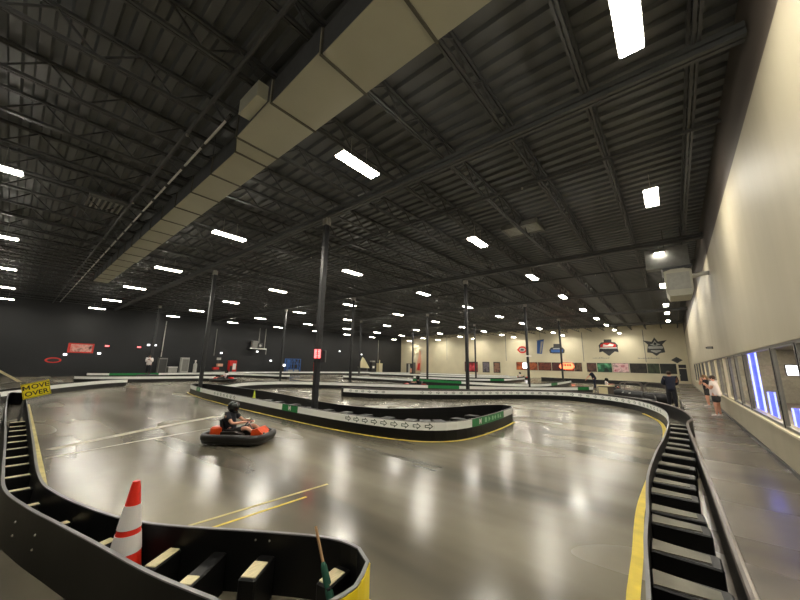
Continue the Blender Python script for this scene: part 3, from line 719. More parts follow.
# move over sign
t = thing('warning_sign', 'yellow move over sign on a post at the left foreground barrier', 'sign', (-13.0, .58, 0))
T = Matrix.Translation((0, 0, 1.07)) @ Matrix.Rotation(PI/2, 4, 'Z') @ Matrix.Rotation(math.radians(-15), 4, 'Y')
MB().box(-.25, .25, -.008, .008, -.19, .19, T=T).build('sign_board', M['signy'], t)
q = MB()
for row, z in ((' OVE', .085), ('OVER', -.085)):
    vs, fs = text_mesh(row, .165, .003)
    dx = .055 if row[0] == ' ' else 0
    q.add([T @ Vector((v.x+dx, -.012, z+v.y)) for v in vs], fs)
for a, b, c, d_ in ((-.24, .24, .172, .18), (-.24, .24, -.18, -.172), (-.24, -.232, -.172, .172), (.232, .24, -.172, .172)): q.box(a, b, -.012, -.0085, c, d_, T=T)
for a, b in (((-.215, .03), (-.215, .14)), ((-.215, .14), (-.165, .05)), ((-.165, .05), (-.115, .14)), ((-.115, .14), (-.115, .03))):
    a, b = Vector(a), Vector(b); nn = Vector((a.y-b.y, b.x-a.x)).normalized()*.011; nn = Vector((.013, 0))
    q.add([T @ Vector((p.x, -.012, p.y)) for p in (a-nn, a+nn, b+nn, b-nn)], [(0, 1, 2, 3)])
q.build('sign_lettering', M['ink'], t)
MB().box(-.06, -.02, -.2, -.16, 0, 1.1).build('post', M['dgrey'], t)
MB().bar((-.06, -.7, 1.55), (-.06, -.28, 1.24), .06, .05).build('pale_arm', M['wood'], t)
MB().bar((-.02, -.9, 1.2), (-.02, -.2, 1.26), .03).build('cross_arm', M['dgrey'], t)
t = MB().ball((-14.2, -.36, .0), (.9, .45, 1.35), 16, 10)
t.v = [(x, y, max(0, z)*(1+.08*math.sin(7*x+5*y))) for x, y, z in t.v]
tag(t.build('tarp_covered_pile', M['tarp'], None, True), 'black tarp-covered pile left of the move over sign', 'pile')

# ------------------------------------------------------------------ wall pictures, logos and props
def rot_wall(x, y, z, rz): return Matrix.Translation((x, y, z)) @ Matrix.Rotation(rz, 4, 'Z')
edges = [(-21.6, -20.0), (-19.95, -17.95), (-17.85, -15.75), (-15.65, -13.65), (-13.6, -12.3), (-12.25, -11.2), (-10.5, -9.2), (-9.1, -7.2), (-7.1, -5.1), (-5.0, -3.0), (-2.95, -1.6), (-1.55, .2)]
pal = [[srgb(20, 15, 14), srgb(170, 80, 40), srgb(220, 120, 60)], [srgb(30, 18, 16), srgb(170, 90, 50), srgb(70, 30, 24)], [srgb(40, 18, 18), srgb(120, 58, 40), srgb(60, 26, 24)], [srgb(34, 20, 24), srgb(84, 44, 42), srgb(40, 22, 26)],
       [srgb(110, 50, 36), srgb(190, 96, 66), srgb(70, 34, 28)], [srgb(40, 30, 28), srgb(110, 84, 66), srgb(36, 26, 26)], [srgb(30, 22, 24), srgb(104, 70, 58), srgb(34, 26, 28)], [srgb(24, 26, 28), srgb(40, 100, 70), srgb(110, 190, 140)],
       [srgb(180, 84, 104), srgb(236, 200, 200), srgb(60, 30, 36)], [srgb(30, 28, 26), srgb(54, 48, 42), srgb(24, 24, 24)], [srgb(34, 40, 30), srgb(64, 78, 54), srgb(26, 28, 26)], [srgb(22, 26, 24), srgb(38, 44, 40), srgb(20, 22, 22)]]
nm = ['orange and black wall picture at the left end of the long row', 'brown wall picture behind the white-banded column', 'dark red wall picture, third from the left of the row', 'maroon wall picture left of the orange glowing sign', 'reddish wall picture behind the orange glowing sign', 'narrow brown wall picture left of the cream pilaster', 'narrow brown wall picture right of the cream pilaster',
      'dark wall picture with a green splash', 'pink and white wall picture right of the green one', 'dark wall picture right of the pink one', 'olive dark wall picture, second from the right end', 'near-black wall picture at the right end of the row']
for (a, b), p_, lab, i in zip(edges, pal, nm, range(20)):
    t = thing('wall_picture', lab, 'picture', ((a+b)/2, YF, 1.92), 0, 'row of pictures on the far cream wall'); hw = (b-a)/2
    MB().box(-hw, hw, -.04, 0, -.68, .68).build('frame', M['dgrey'], t)
    MB().box(-hw+.04, hw-.04, -.046, -.04, -.64, .64).build('print', art('picture print', p_, 1.4, seed=i), t)
t = thing('bright_poster', 'glowing white poster among the orange wall pictures', 'poster', (-20.05, YF-.05, 2.0))
MB().box(-.42, .42, -.05, 0, -.5, .5).build('backing', M['dgrey'], t); MB().box(-.38, .38, -.06, -.05, -.46, .46).build('print', M['white_glow'], t)
t = thing('glowing_sign', 'orange glowing six-sided sign on the far wall by a column', 'sign', (-13.4, YF-.05, 1.98))
MB().prism([(-1.15, 0), (-.8, .5), (.8, .55), (1.15, 0), (.8, -.4), (-.8, -.45)], .06, Matrix.Translation((0, -.06, 0))).build('sign_face', M['orange_glow'], t)
for i, x in enumerate((-.55, -.18, .2, .55)): MB().box(x-.13, x+.13, -.07, -.06, .06, .36).build('sign_mark', M['red'], t)
for (a, b), cols_, lab in zip([(-31.9, -29.1), (-28.1, -26.7), (-25.9, -24.6)], [[srgb(24, 18, 18), srgb(150, 24, 34), srgb(220, 90, 100)], [srgb(30, 28, 32), srgb(120, 112, 120), srgb(40, 36, 40)], [srgb(50, 24, 26), srgb(150, 110, 90), srgb(40, 20, 22)]],
                              ['red and black poster behind the centre-right column, leftmost of three', 'grey and black poster, middle of three on the cream wall', 'brown poster, rightmost of the three small ones']):
    t = thing('wall_poster', lab, 'poster', ((a+b)/2, YF, 1.6), 0, 'three posters on the cream wall'); hw = (b-a)/2
    MB().box(-hw, hw, -.03, 0, -1.0, .95).build('frame', M['dframe'], t); MB().box(-hw+.1, hw-.1, -.036, -.03, -.85, .8).build('print', art('poster print', cols_, 1.3, seed=int(-a)), t)
def logo(name, label, x, z, polys):
    t = thing(name, label, 'wall logo', (x, YF-.004, z))
    for i, (nme, poly, mm) in enumerate(polys): MB().prism(poly, .03+.006*i, Matrix.Translation((0, -.03-.006*i, 0))).build(nme, M[mm], t)
logo('crest_logo', 'red and dark crest logo with a ribbon on the cream wall', -7.4, 4.95, [
    ('crest_shield', [(-1.15, -.3), (-1.25, .3), (-.9, .75), (-.5, .8), (-.5, 1.2), (.5, 1.2), (.5, .8), (.9, .75), (1.25, .3), (1.15, -.3), (0, -1.3)], 'dgrey'),
    ('crest_red_field', [(-1.0, .0), (-1.0, .4), (-.4, .68), (.4, .68), (1.0, .4), (1.0, .0)], 'red'),
    ('crest_stripe', [(-1.1, -.16), (-1.1, -.04), (1.1, -.04), (1.1, -.16)], 'white'),
    ('crest_ribbon', [(-1.25, -.75), (-1.2, -.25), (-.6, -.35), (.6, -.35), (1.2, -.25), (1.25, -.75), (.7, -.6), (-.7, -.6)], 'dframe'),
    ('crest_letters', [(-.7, .12), (-.6, .5), (-.1, .3), (.25, .55), (.75, .4), (.6, .14)], 'white')])
logo('star_logo', 'dark winged star logo high on the far wall at right', -1.75, 4.9, [
    ('star_body', [(0, 1.35), (.35, .75), (1.35, .95), (.8, .35), (.95, -.3), (1.0, -.75), (.45, -.85), (0, -1.25), (-.45, -.85), (-1.0, -.75), (-.95, -.3), (-.8, .35), (-1.35, .95), (-.35, .75)], 'dgrey'),
    ('star_light_panel', [(0, .95), (.22, .5), (.6, .35), (.2, .2), (-.2, .2), (-.6, .35), (-.22, .5)], 'lgrey'),
    ('star_ribbon', [(-.85, -.05), (-.75, .12), (.75, .12), (.85, -.05), (.75, -.25), (-.75, -.25)], 'lgrey'),
    ('star_core', [(0, .7), (.2, .4), (0, .25), (-.2, .4)], 'dframe'), ('star_base', [(-.6, -.55), (0, -.85), (.6, -.55), (.5, -.45), (-.5, -.45)], 'lgrey')])
logo('round_logo', 'small red lozenge logo on the cream wall left of a column', -20.4, 4.75, [
    ('logo_edge', [(-.95, 0), (-.5, .5), (-.15, .62), (.15, .62), (.5, .5), (.95, 0), (.5, -.5), (.15, -.62), (-.15, -.62), (-.5, -.5)], 'red'),
    ('logo_field', [(-.6, 0), (-.3, .32), (.3, .32), (.6, 0), (.3, -.32), (-.3, -.32)], 'lgrey'), ('logo_core', [(-.35, -.14), (-.25, .16), (.3, .12), (.2, -.16)], 'dgrey')])
logo('badge_logo', 'blue and grey badge logo on the cream wall behind a column', -14.7, 4.75, [
    ('badge_body', [(-1.1, -.6), (-1.2, -.1), (-.9, .3), (-.5, .35), (-.45, .9), (.45, .9), (.5, .35), (.9, .3), (1.2, -.1), (1.1, -.6), (.6, -.7), (-.6, -.7)], 'dgrey'),
    ('badge_blue_field', [(-.85, -.5), (-.95, -.05), (.95, -.05), (.85, -.5)], 'blue'), ('badge_light', [(-.6, .02), (-.55, .2), (.55, .2), (.6, .02)], 'lgrey')])
logo('diamond_sign', 'dark diamond-shaped sign over the corner door', .35, 3.1, [('diamond', [(-.62, 0), (0, .42), (.62, 0), (0, -.42)], 'dgrey'), ('diamond_centre', [(-.3, 0), (0, .18), (.3, 0), (0, -.18)], 'dframe')])
for x0, x1, lab in ((-9.6, -7.5, 'line of tiny dark lettering under the red crest'), (-3.9, -1.5, 'line of tiny dark lettering under the winged star')):
    q = MB(); x = x0
    while x < x1:
        wl = random.uniform(.06, .18); q.box(x, x+wl, YF-.01, YF-.002, 3.28, 3.28+random.uniform(.06, .16)); x += wl+.05
    tag(q.build('wall_lettering', M['grey']), lab, 'lettering', 'lettering under the wall logos')
t = thing('hanging_banner', 'blue grey banner hung from the roof before the cream wall', 'banner', (-16.9, 56.6, 4.6))
MB().prism([(-.55, -.6), (.25, -.65), (.7, 1.7), (-.4, 1.55)], .02, Matrix.Translation((0, 0, 0))).build('cloth', M['blue'], t)
MB().prism([(-.1, -.5), (.15, -.5), (.55, 1.4), (.2, 1.4)], .01, Matrix.Translation((0, -.02, 0))).build('pale_stripe', M['lgrey'], t)
MB().tube([(-.5, .0, 1.6), (.75, .0, 1.74)], .03).build('top_rod', M['dgrey'], t); MB().tube([(.1, 0, 1.66), (.1, 0, 3.4)], .02).build('cord', M['dgrey'], t)
t = thing('column_collar', 'white band round the column before the orange pictures', 'collar', (-9.4, 28.0, 2.75))
MB().box(-.12, .12, -.12, .12, -.06, .06).build('band', M['white'], t); MB().box(.12, .3, -.05, .05, -.05, .05).build('bracket', M['white'], t)
# black-wall side
def wb(name, label, cat, y, z, parts, x=XB, group=None):
    t = thing(name, label, cat, (x, y, z), PI/2, group)    # local x runs along the wall (+y), local -y faces the hall
    for nme, a in parts: a.build(nme, a.m, t)
    return t
def bx(m, *a): q = MB().box(*a); q.m = M[m] if isinstance(m, str) else m; return q
wb('wall_banner', 'red framed banner with pale artwork on the black wall at left', 'banner', 4.7, 2.9, [('border', bx('red', -1.0, 1.0, -.04, 0, -.5, .5)), ('artwork', bx(art('banner print', [srgb(200, 60, 50), srgb(225, 170, 160), srgb(90, 50, 46)], 2.2), -.8, .85, -.05, -.04, -.38, .38))])
q = MB().prism([(.6*math.cos(a*PI/8), .28*math.sin(a*PI/8)) for a in range(16)], .04, Matrix.Translation((0, -.04, 0))); q.m = M['red']
q2 = MB().prism([(.45*math.cos(a*PI/8), .17*math.sin(a*PI/8)) for a in range(16)], .01, Matrix.Translation((0, -.05, 0))); q2.m = M['dframe']
wb('oval_sign', 'dull red oval sign low on the black wall at far left', 'sign', 2.85, 1.6, [('sign_rim', q), ('sign_centre', q2)])
for y, z, lab in ((6.75, 3.23, 'small red lit exit box right of the red banner'), (9.6, 3.25, 'small red lit exit box above the white-shirted person')):
    wb('exit_light', lab, 'sign', y, z, [('case', bx('dgrey', -.2, .2, -.08, 0, -.1, .1)), ('lit_face', bx('red_glow', -.17, .17, -.09, -.08, -.07, .07))], group='red lit boxes on the black wall')
for k, (y, z, lab) in enumerate(((10.45, 3.55, 'left one of two small white spotlights over the white-shirted person'), (11.1, 3.55, 'right one of two small white spotlights over the white-shirted person'), (18.8, 2.9, 'small white spotlight left of the wall unit'), (23.9, 3.3, 'small white spotlight right of the wall unit'), (26.2, 2.0, 'small white spotlight left of the blue frame'), (6.2, 2.4, 'small white spotlight under the exit box'), (3.6, 2.2, 'small white spotlight by the red oval sign'), (45.5, 3.6, 'small white spotlight at the far end of the black wall'), (39.8, 4.0, 'small white spotlight above the carousel prop'))):
    wb('wall_spotlight', lab, 'light', y, z, [('bracket', bx('dgrey', -.03, .03, -.12, 0, -.03, .03)), ('lamp_head', bx('white_glow', -.13, .13, -.2, -.12, -.09, .09))], group='spotlights on the black wall')
def lathe_m(m, prof, c=(0, 0, 0), n=12): q = MB().lathe(prof, c, n); q.m = M[m]; return q
def prop(name, label, cat, x, y, parts, rz=PI/2, group=None):
    t = thing(name, label, cat, (x, y, 0), rz, group)
    for nme, a in parts: a.build(nme, a.m, t)
prop('grey_cabinet', 'grey upright cabinet just right of the white-shirted person', 'cabinet', -46.6, 11.7, [('case', bx('grey', -.42, .42, -.3, .3, .1, 2.05)), ('door', bx('dgrey', -.36, .36, -.32, -.3, .2, 1.9)), ('plinth', bx('dframe', -.4, .4, -.28, .28, 0, .1))])
prop('grey_cabinet', 'paler tall cabinet second right of the white-shirted person', 'cabinet', -46.6, 14.0, [('case', bx('lgrey', -.42, .42, -.3, .3, .1, 2.15)), ('door', bx('grey', -.3, .36, -.32, -.3, .5, 1.95)), ('plinth', bx('dframe', -.4, .4, -.28, .28, 0, .1))])
prop('storage_box', 'pale low box between the two upright cabinets', 'box', -46.6, 12.8, [('case', bx('lgrey', -.45, .45, -.3, .3, 0, .95)), ('lid', bx('white', -.48, .48, -.33, .33, .95, 1.03))])
for k, (y, lab) in enumerate(((15.2, 'left of two pale skittle-shaped tanks by the black wall'), (16.1, 'right of two pale skittle-shaped tanks by the black wall'))):
    prop('gas_tank', lab, 'tank', -46.5, y, [('tank_body', lathe_m('lgrey', [(.2, 0), (.22, .1), (.22, 1.3), (.12, 1.55)])), ('valve', lathe_m('white', [(.05, 1.55), (.06, 1.7), (.12, 1.72), (.1, 1.85)]))], group='pale tanks by the black wall')
prop('merchandise_stand', 'small stand with pink and tan goods right of the tanks', 'stand', -46.6, 17.9, [('post', bx('dgrey', -.04, .04, -.04, .04, 0, 2.0)), ('base', bx('dgrey', -.4, .4, -.3, .3, 0, .6)), ('pink_tray', bx('kart_red', -.55, .1, -.3, .3, .7, 1.0)), ('tan_tray', bx('skin', -.1, .55, -.25, .25, 1.1, 1.45)), ('top_card', bx('lgrey', -.2, .3, -.05, .05, 1.95, 2.25))])
prop('red_machine', 'red and white upright machine by the black wall', 'machine', -46.6, 19.75, [('case', bx('kart_red', -.45, .45, -.35, .35, .05, 1.9)), ('white_panel', bx('white', -.05, .35, -.37, -.35, .7, 1.5)), ('dark_panel', bx('dframe', -.4, -.1, -.37, -.35, .3, 1.2)), ('foot', bx('dframe', -.4, .4, -.3, .3, 0, .05))])
t = thing('wall_unit', 'grey machine on a white-edged shelf hung on the black wall', 'machine', (XB+.5, 23.7, 3.75), PI/2); t.scale = (.8, .9, .85)
MB().box(-1.7, 1.5, -.5, .4, -.1, 0).build('shelf', M['dgrey'], t); MB().box(-1.7, 1.5, -.56, -.5, -.12, .02).build('shelf_edge', M['white'], t)
MB().bbox(-1.2, -.2, -.4, .3, 0, 1.3, .05).build('unit_case', M['grey'], t); MB().bbox(-.1, .8, -.35, .3, 0, .95, .05).build('side_case', M['dgrey'], t); MB().lathe([(.22, 0), (.22, .05)], T=Matrix.Translation((.3, -.36, .5)) @ Matrix.Rotation(PI/2, 4, 'X')).build('fan_cover', M['lgrey'], t)
for x_ in (.1, 1.3): MB().tube([(x_, -.1, .0), (x_, -.1, 3.6)], .05).build('support_pipe', M['lgrey'], t)
MB().box(1.44, 1.5, -.5, -.44, -1.0, -.1).build('drop_leg', M['lgrey'], t)
t = thing('blue_frame', 'blue open metal frame stand by the black wall', 'stand', (-45.2, 28.2, 0), PI/2)
q = MB()
for sx in (-1.1, 0, 1.1):
    for sy in (-.35, .35): q.bar((sx, sy, 0), (sx, sy, 2.3), .1)
for zz in (.8, 1.55, 2.3):
    for sy in (-.35, .35): q.bar((-1.1, sy, zz), (1.1, sy, zz), .1)
q.bar((-1.1, -.35, .8), (0, -.35, 2.3), .08); q.bar((0, -.35, 2.3), (1.1, -.35, .8), .08)
q.build('frame', M['blue'], t); MB().box(-.9, .9, -.3, .3, .25, .7).build('lower_box', M['lgrey'], t); MB().box(-1.54, -1.32, -.15, .15, 1.2, 1.5).build('white_lamp_box', M['white_glow'], t); MB().box(-1.47, -1.38, -.05, .05, 0, 1.2).build('lamp_post', M['dgrey'], t); MB().box(-.85, -.2, .3, .34, 1.0, 2.2).build('blue_panel', M['blue'], t)
prop('red_white_panel', 'red and white upright panel behind the signed column', 'panel', -44, 31.6, [('red_half', bx('kart_red', -.4, 0, -.05, .05, .3, 1.9)), ('white_half', bx('lgrey', 0, .4, -.05, .05, .3, 1.9)), ('stand', bx('dgrey', -.3, .3, -.2, .2, 0, .3))])
t = thing('pale_prop', 'cream pyramid-shaped stage prop before the black wall far end', 'stage prop', (-43, 41.2, 0), PI/2)
MB().add([(-1.0, -.4, 1.1), (1.1, -.4, 1.0), (1.0, .4, 1.0), (-1.0, .4, 1.1), (-.4, 0, 3.0), (.2, 0, 2.6)], [(0, 1, 5, 4), (1, 2, 5), (2, 3, 4, 5), (3, 0, 4), (3, 2, 1, 0)]).build('canopy', M['wood'], t)
for sx in (-.9, .9): MB().bar((sx, 0, 0), (sx, 0, 1.1), .1).build('leg', M['grey'], t)
MB().box(-.9, .9, -.3, .3, .35, .5).build('deck', M['grey'], t)
prop('cream_cabinet', 'narrow cream cabinet with a top spike near the black wall end', 'cabinet', -42.5, 44.8, [('case', bx('wood', -.45, .45, -.35, .35, 0, 1.9)), ('door', bx('cream', -.35, .35, -.37, -.35, .2, 1.7)), ('spike', bx('wood', -.06, .06, -.06, .06, 1.9, 2.5))])
prop('dark_kiosk', 'dark kiosk with a pale screen left of the cream cabinet', 'kiosk', -42.5, 42.9, [('case', bx('dframe', -.4, .4, -.3, .3, 0, 2.1)), ('screen', bx('white', -.25, .25, -.32, -.3, 1.0, 1.4)), ('header', bx('lgrey', -.35, .35, -.34, .3, 2.1, 2.35))])
prop('pale_statue', 'cluster of pale angled boards by the wall corner', 'boards', -41, 52.6, [('board', bx('lgrey', -.9, -.6, -.1, .1, 0, 1.9)), ('cross_board', bx('skin', -.3, .5, -.1, .1, .2, 1.0)), ('tall_board', bx('rail', .6, 1.3, -.1, .1, 0, 2.2)), ('short_board', bx('lgrey', -.35, -.15, .1, .2, 0, 1.3))])
t = thing('feather_banner', 'tall pink feather banner standing before the cream wall corner', 'banner', (-42.6, 57.2, 0), 0)
MB().prism([(-.7, .5), (.6, .4), (.75, 2.6), (.55, 4.6), (.2, 4.9), (-.05, 3.4), (-.5, 2.0)], .03, Matrix.Identity(4)).build('cloth', M['skin'], t); MB().tube([(.6, .04, 0), (.6, .04, 4.9)], .03).build('pole', M['dgrey'], t); MB().box(-.1, 1.1, -.3, .4, 0, .06).build('base', M['dgrey'], t)
MB().prism([(-.4, .7), (.3, .6), (.45, 2.2), (-.1, 2.0)], .01, Matrix.Translation((0, -.02, 0))).build('red_patch', M['red'], t)
prop('black_speaker', 'black square speaker cabinet on the floor at the cream corner', 'speaker', -44.8, 57.0, [('case', bx('dframe', -.7, .7, -.4, .4, 0, 2.0)), ('grille', bx('dgrey', -.6, .6, -.42, -.4, .2, 1.8))], 0)
for k, (y, z0, z1, lab) in enumerate(((11.9, 2.2, 6.6, 'thin grey pipe down the black wall above the grey cabinets'), (17.9, 2.5, 6.2, 'thin dark pipe down the black wall behind the tip column'), (34.8, 2.2, 6.6, 'thin white pipe down the black wall behind mid hall'), (50.4, 1.4, 6.8, 'thin white pipe near the far corner of the black wall'))):
    t = thing('wall_pipe', lab, 'pipe', (XB+.1, y, 0), 0, 'pipes on the black wall'); MB().tube([(0, 0, z0), (0, 0, z1)], .05).build('tube', M['lgrey' if k != 1 else 'grey'], t)
    for zz in (z0+.6, z1-.6): MB().box(-.1, .06, -.08, .08, zz, zz+.06).build('clip', M['dgrey'], t)
t = thing('security_camera', 'small grey camera on the upper window wall', 'camera', (XW, 21.5, 2.95))
MB().box(-.04, 0, -.06, .06, -.06, .06).build('mount', M['dgrey'], t); MB().bbox(-.2, -.04, -.07, .07, -.06, .06, .015).build('body', M['grey'], t); MB().lathe([(.04, 0), (.04, .05)], T=Matrix.Translation((-.2, 0, 0)) @ Matrix.Rotation(-PI/2, 4, 'Y')).build('lens', M['dframe'], t)

# ------------------------------------------------------------------ karts
def make_kart(label, body):
    t = thing('racing_kart', label, 'kart', (0, 0, 0), 0, 'racing karts')     # drives along local +x
    ring = []
    for x, y in ((.98, .38), (.98, -.38), (.8, -.6), (.45, -.64), (-.5, -.66), (-.85, -.6), (-.98, -.4), (-.98, .4), (-.85, .6), (-.5, .66), (.45, .64), (.8, .6)): ring.append((x, y))
    rp = catmull(ring, .12, True)
    b = MB()
    b.tube([(p.x, p.y, .2) for p in rp], .1, 10, True); b.tube([(p.x*.985, p.y*.985, .12) for p in rp], .075, 8, True)
    b.build('bumper', M['kart_black'], t, True)
    MB().tube([(p.x*1.06, p.y*1.08, .22) for p in rp], .018, 6, True).build('bumper_stripe', M['grey'], t)
    MB().bbox(-.85, .9, -.5, .5, .06, .1, .02).build('floor_tray', M['dgrey'], t)
    for sx, sy in ((.62, .5), (.62, -.5), (-.6, .5), (-.6, -.5)):
        o = MB().lathe([(.07, -.07), (.125, -.065), (.135, 0), (.125, .065), (.07, .07)], n=16, T=Matrix.Translation((sx, sy, .137)) @ Matrix.Rotation(PI/2, 4, 'X')).build('wheel', M['tyre'], t, True)
        MB().lathe([(.06, -.072), (.06, .072)], n=10, T=Matrix.Translation((sx, sy, .137)) @ Matrix.Rotation(PI/2, 4, 'X')).build('hub', M['lgrey'], o)
    s = MB(); s.bbox(-.42, .02, -.2, .2, .1, .18, .04)
    s.box(-.05, .03, -.22, .22, .02, .52, T=Matrix.Translation((-.42, 0, .12)) @ Matrix.Rotation(math.radians(-18), 4, 'Y'))
    for sy in (-.22, .22): s.box(-.42, -.02, sy-.025, sy+.025, .12, .36)
    s.build('seat', M['dframe'], t)
    for sy in (-1, 1): MB().prism([(-.38, .1), (.42, .1), (.38, .3), (.1, .36), (-.34, .34)], .16, Matrix.Translation((0, sy*.46-.08, 0))).build('side_pod', M['kart_black'], t)
    MB().prism([(.5, .1), (.98, .1), (.95, .26), (.72, .42), (.55, .38)], .56, Matrix.Translation((0, -.28, 0))).build('front_fairing', body, t)
    MB().box(.74, .96, -.15, .15, .0, .012, T=Matrix.Translation((0.0, 0, .9)) @ Matrix.Rotation(math.radians(38), 4, 'Y') @ Matrix.Translation((-.12, 0, 0))).build('number_plate', M['white'], t) if False else None
    MB().bbox(-.88, -.5, -.3, .05, .1, .42, .04).build('motor_cover', body, t)
    MB().bbox(-.86, -.5, .1, .42, .1, .34, .03).build('battery_box', M['dframe'], t)
    st = MB().tube([(.62, 0, .16), (.30, 0, .50)], .016).build('steering_column', M['grey'], t)
    R = Matrix.Translation((.28, 0, .52)) @ Matrix.Rotation(math.radians(-48), 4, 'Y')
    wv = MB().tube([R @ Vector((.15*math.cos(a*PI/8), .15*math.sin(a*PI/8), 0)) for a in range(16)], .015, 6, True)
    wv.bar(R @ Vector((0, -.15, 0)), R @ Vector((0, .15, 0)), .025); wv.build('steering_wheel', M['dframe'], t)
    return t
kart_o = make_kart('orange and black racing kart driven on the near track', M['kart_orange'])
KL = (-8.24, 3.86, 0); KR = math.radians(36); kart_o.scale = (.72, .74, .85); kart_o.location = KL; kart_o.rotation_euler = (0, 0, KR)
kart_r = make_kart('red racing kart behind the middle barriers', M['kart_red'])
K3 = ((-15.7, 20.6, 0), math.radians(200)); kart_r.location, kart_r.rotation_euler = K3[0], (0, 0, K3[1])
K2 = ((-31.4, 12.7, 0), math.radians(205)); dup(kart_r, 'racing kart between barriers beyond the island tip at left', *K2)
K4 = ((-17.3, 48.6, 0), math.radians(20)); dup(kart_r, 'farthest racing kart at the far end of the track', *K4)
K5 = ((-4.4, 33.6, 0), math.radians(10)); dup(kart_o, 'racing kart beside the navy-shirted person near the pit', *K5)

# ------------------------------------------------------------------ people
def skin_mesh(joints, edges, sub=1):
    names = list(joints); me = bpy.data.meshes.new('sk')
    me.from_pydata([joints[n][0] for n in names], [(names.index(a), names.index(b)) for a, b in edges], [])
    o = bpy.data.objects.new('sk', me); C.objects.link(o)
    m = o.modifiers.new('s', 'SKIN'); m.use_smooth_shade = True
    sv = me.skin_vertices[0].data
    for i, n in enumerate(names):
        r = joints[n][1]; sv[i].radius = r if isinstance(r, tuple) else (r, r); sv[i].use_root = (i == 0)
    if sub: s_ = o.modifiers.new('u', 'SUBSURF'); s_.levels = sub; s_.render_levels = sub
    dg = bpy.context.evaluated_depsgraph_get(); dg.update(); m2 = bpy.data.meshes.new_from_object(o.evaluated_get(dg))
    v = [tuple(x.co) for x in m2.vertices]; f = [tuple(p.vertices) for p in m2.polygons]
    C.objects.unlink(o); bpy.data.objects.remove(o); bpy.data.meshes.remove(me); bpy.data.meshes.remove(m2)
    return v, f
V = Vector
def person(label, loc, rz, J, shirt, legs, hair='hair', helmet=None, sleeves='short', scale=1.0, shoes='shoe', bulk=1.0):
    """J: dict of joints (local, facing +x; left is +y)"""
    t = thing('person', label, 'person', loc, rz); t.scale = (scale,)*3
    pel, ch, nk, hd = J['pelvis'], J['chest'], J['neck'], J['head']
    jo = {'pelvis': (pel, .108), 'waist': (pel.lerp(ch, .5), .102), 'chest': (ch, .115), 'neck': (nk, .055), 'chin': (nk.lerp(hd, .45), .062), 'head': (hd, (.082, .098)), 'crown': (hd+(hd-nk).normalized()*.09, .062)}
    ed = [('pelvis', 'waist'), ('waist', 'chest'), ('chest', 'neck'), ('neck', 'chin'), ('chin', 'head'), ('head', 'crown')]
    for s in 'lr':
        jo['sh'+s] = (J['sh'+s], .058); jo['el'+s] = (J['el'+s], .043); jo['wr'+s] = (J['wr'+s], .03); jo['pa'+s] = (J['wr'+s]+(J['wr'+s]-J['el'+s]).normalized()*.07, (.036, .022))
        jo['hp'+s] = (J['hp'+s], .085); jo['kn'+s] = (J['kn'+s], .058); jo['an'+s] = (J['an'+s], .04)
        ed += [('chest', 'sh'+s), ('sh'+s, 'el'+s), ('el'+s, 'wr'+s), ('wr'+s, 'pa'+s), ('pelvis', 'hp'+s), ('hp'+s, 'kn'+s), ('kn'+s, 'an'+s)]
    K = lambda d_: {k: (p, tuple(x*bulk for x in r) if isinstance(r, tuple) else r*(bulk if k[:2] in ('sh', 'el', 'sl', 'hp', 'hm', 'kn', 'pe', 'wa') or k in ('chest', 'hem', 'belt') else 1)) for k, (p, r) in d_.items()}
    jo_ = K(jo)
    for k in ('head', 'plr', 'pal', 'par'):
        if k in jo: jo_[k] = jo[k]
    b = MB(); b.add(*skin_mesh(jo_, ed))
    # face, ears, fingers belong to the same body mesh
    up_ = (hd-nk).normalized(); fwd = J.get('face', V((1, 0, 0))).normalized(); sd = up_.cross(fwd).normalized(); fwd = sd.cross(up_)
    b.tube([hd+fwd*.088+up_*.02, hd+fwd*.118-up_*.012, hd+fwd*.092-up_*.022], [.008, .016, .008], 6)
    for q in (1, -1): b.ball(hd+sd*q*.088-up_*.005, (.016, .012, .03), 8, 6); b.ball(hd+fwd*.09+sd*q*.034+up_*.022, .013, 8, 6)
    b.tube([hd+fwd*.086-sd*.026-up_*.052, hd+fwd*.098-up_*.05, hd+fwd*.086+sd*.026-up_*.052], .009, 6)
    for s in 'lr':
        d_ = (J['wr'+s]-J['el'+s]).normalized(); pa = jo['pa'+s][0]; cr = d_.cross(V((0, 0, 1))); cr = cr.normalized() if cr.length > .1 else V((0, 1, 0)); nrm = cr.cross(d_)
        curl = J.get('grip', .35)
        for k, ln in enumerate((.072, .082, .076, .06)):
            r_ = pa+cr*(k-1.5)*.019+d_*.02; m_ = r_+d_*ln*.5-nrm*ln*.25*curl; e_ = m_+d_*ln*.45*(1-curl)-nrm*ln*.6*curl
            b.tube([r_, m_, e_], [.0095, .009, .0075], 6)
        sg = 1 if s == 'l' else -1
        q0 = pa-d_*.035+cr*sg*.03; b.tube([q0, q0+cr*sg*.022+d_*.025, q0+cr*sg*.02+d_*.06-nrm*.01], [.012, .0105, .008], 6)
    b.build('body', M['skin'], t, True)
    # shirt
    jo2 = {'hem': (pel-(ch-pel).normalized()*(.13 if not helmet else .04), .15), 'pelvis': (pel+(ch-pel)*.05, .15), 'waist': (pel.lerp(ch, .5), .14), 'chest': (ch, .15), 'collar': (ch.lerp(nk, .95), .082)}
    e2 = [('hem', 'pelvis'), ('pelvis', 'waist'), ('waist', 'chest'), ('chest', 'collar')]
    for s in 'lr':
        f = .62 if sleeves == 'short' else .96
        jo2['sh'+s] = (J['sh'+s]+V((0, 0, .012)), .088); jo2['sl'+s] = (J['sh'+s].lerp(J['el'+s], f), .07); e2 += [('chest', 'sh'+s), ('sh'+s, 'sl'+s)]
        if sleeves == 'long':
            jo2['cu'+s] = (J['el'+s].lerp(J['wr'+s], .95), .055); e2 += [('sl'+s, 'cu'+s)]
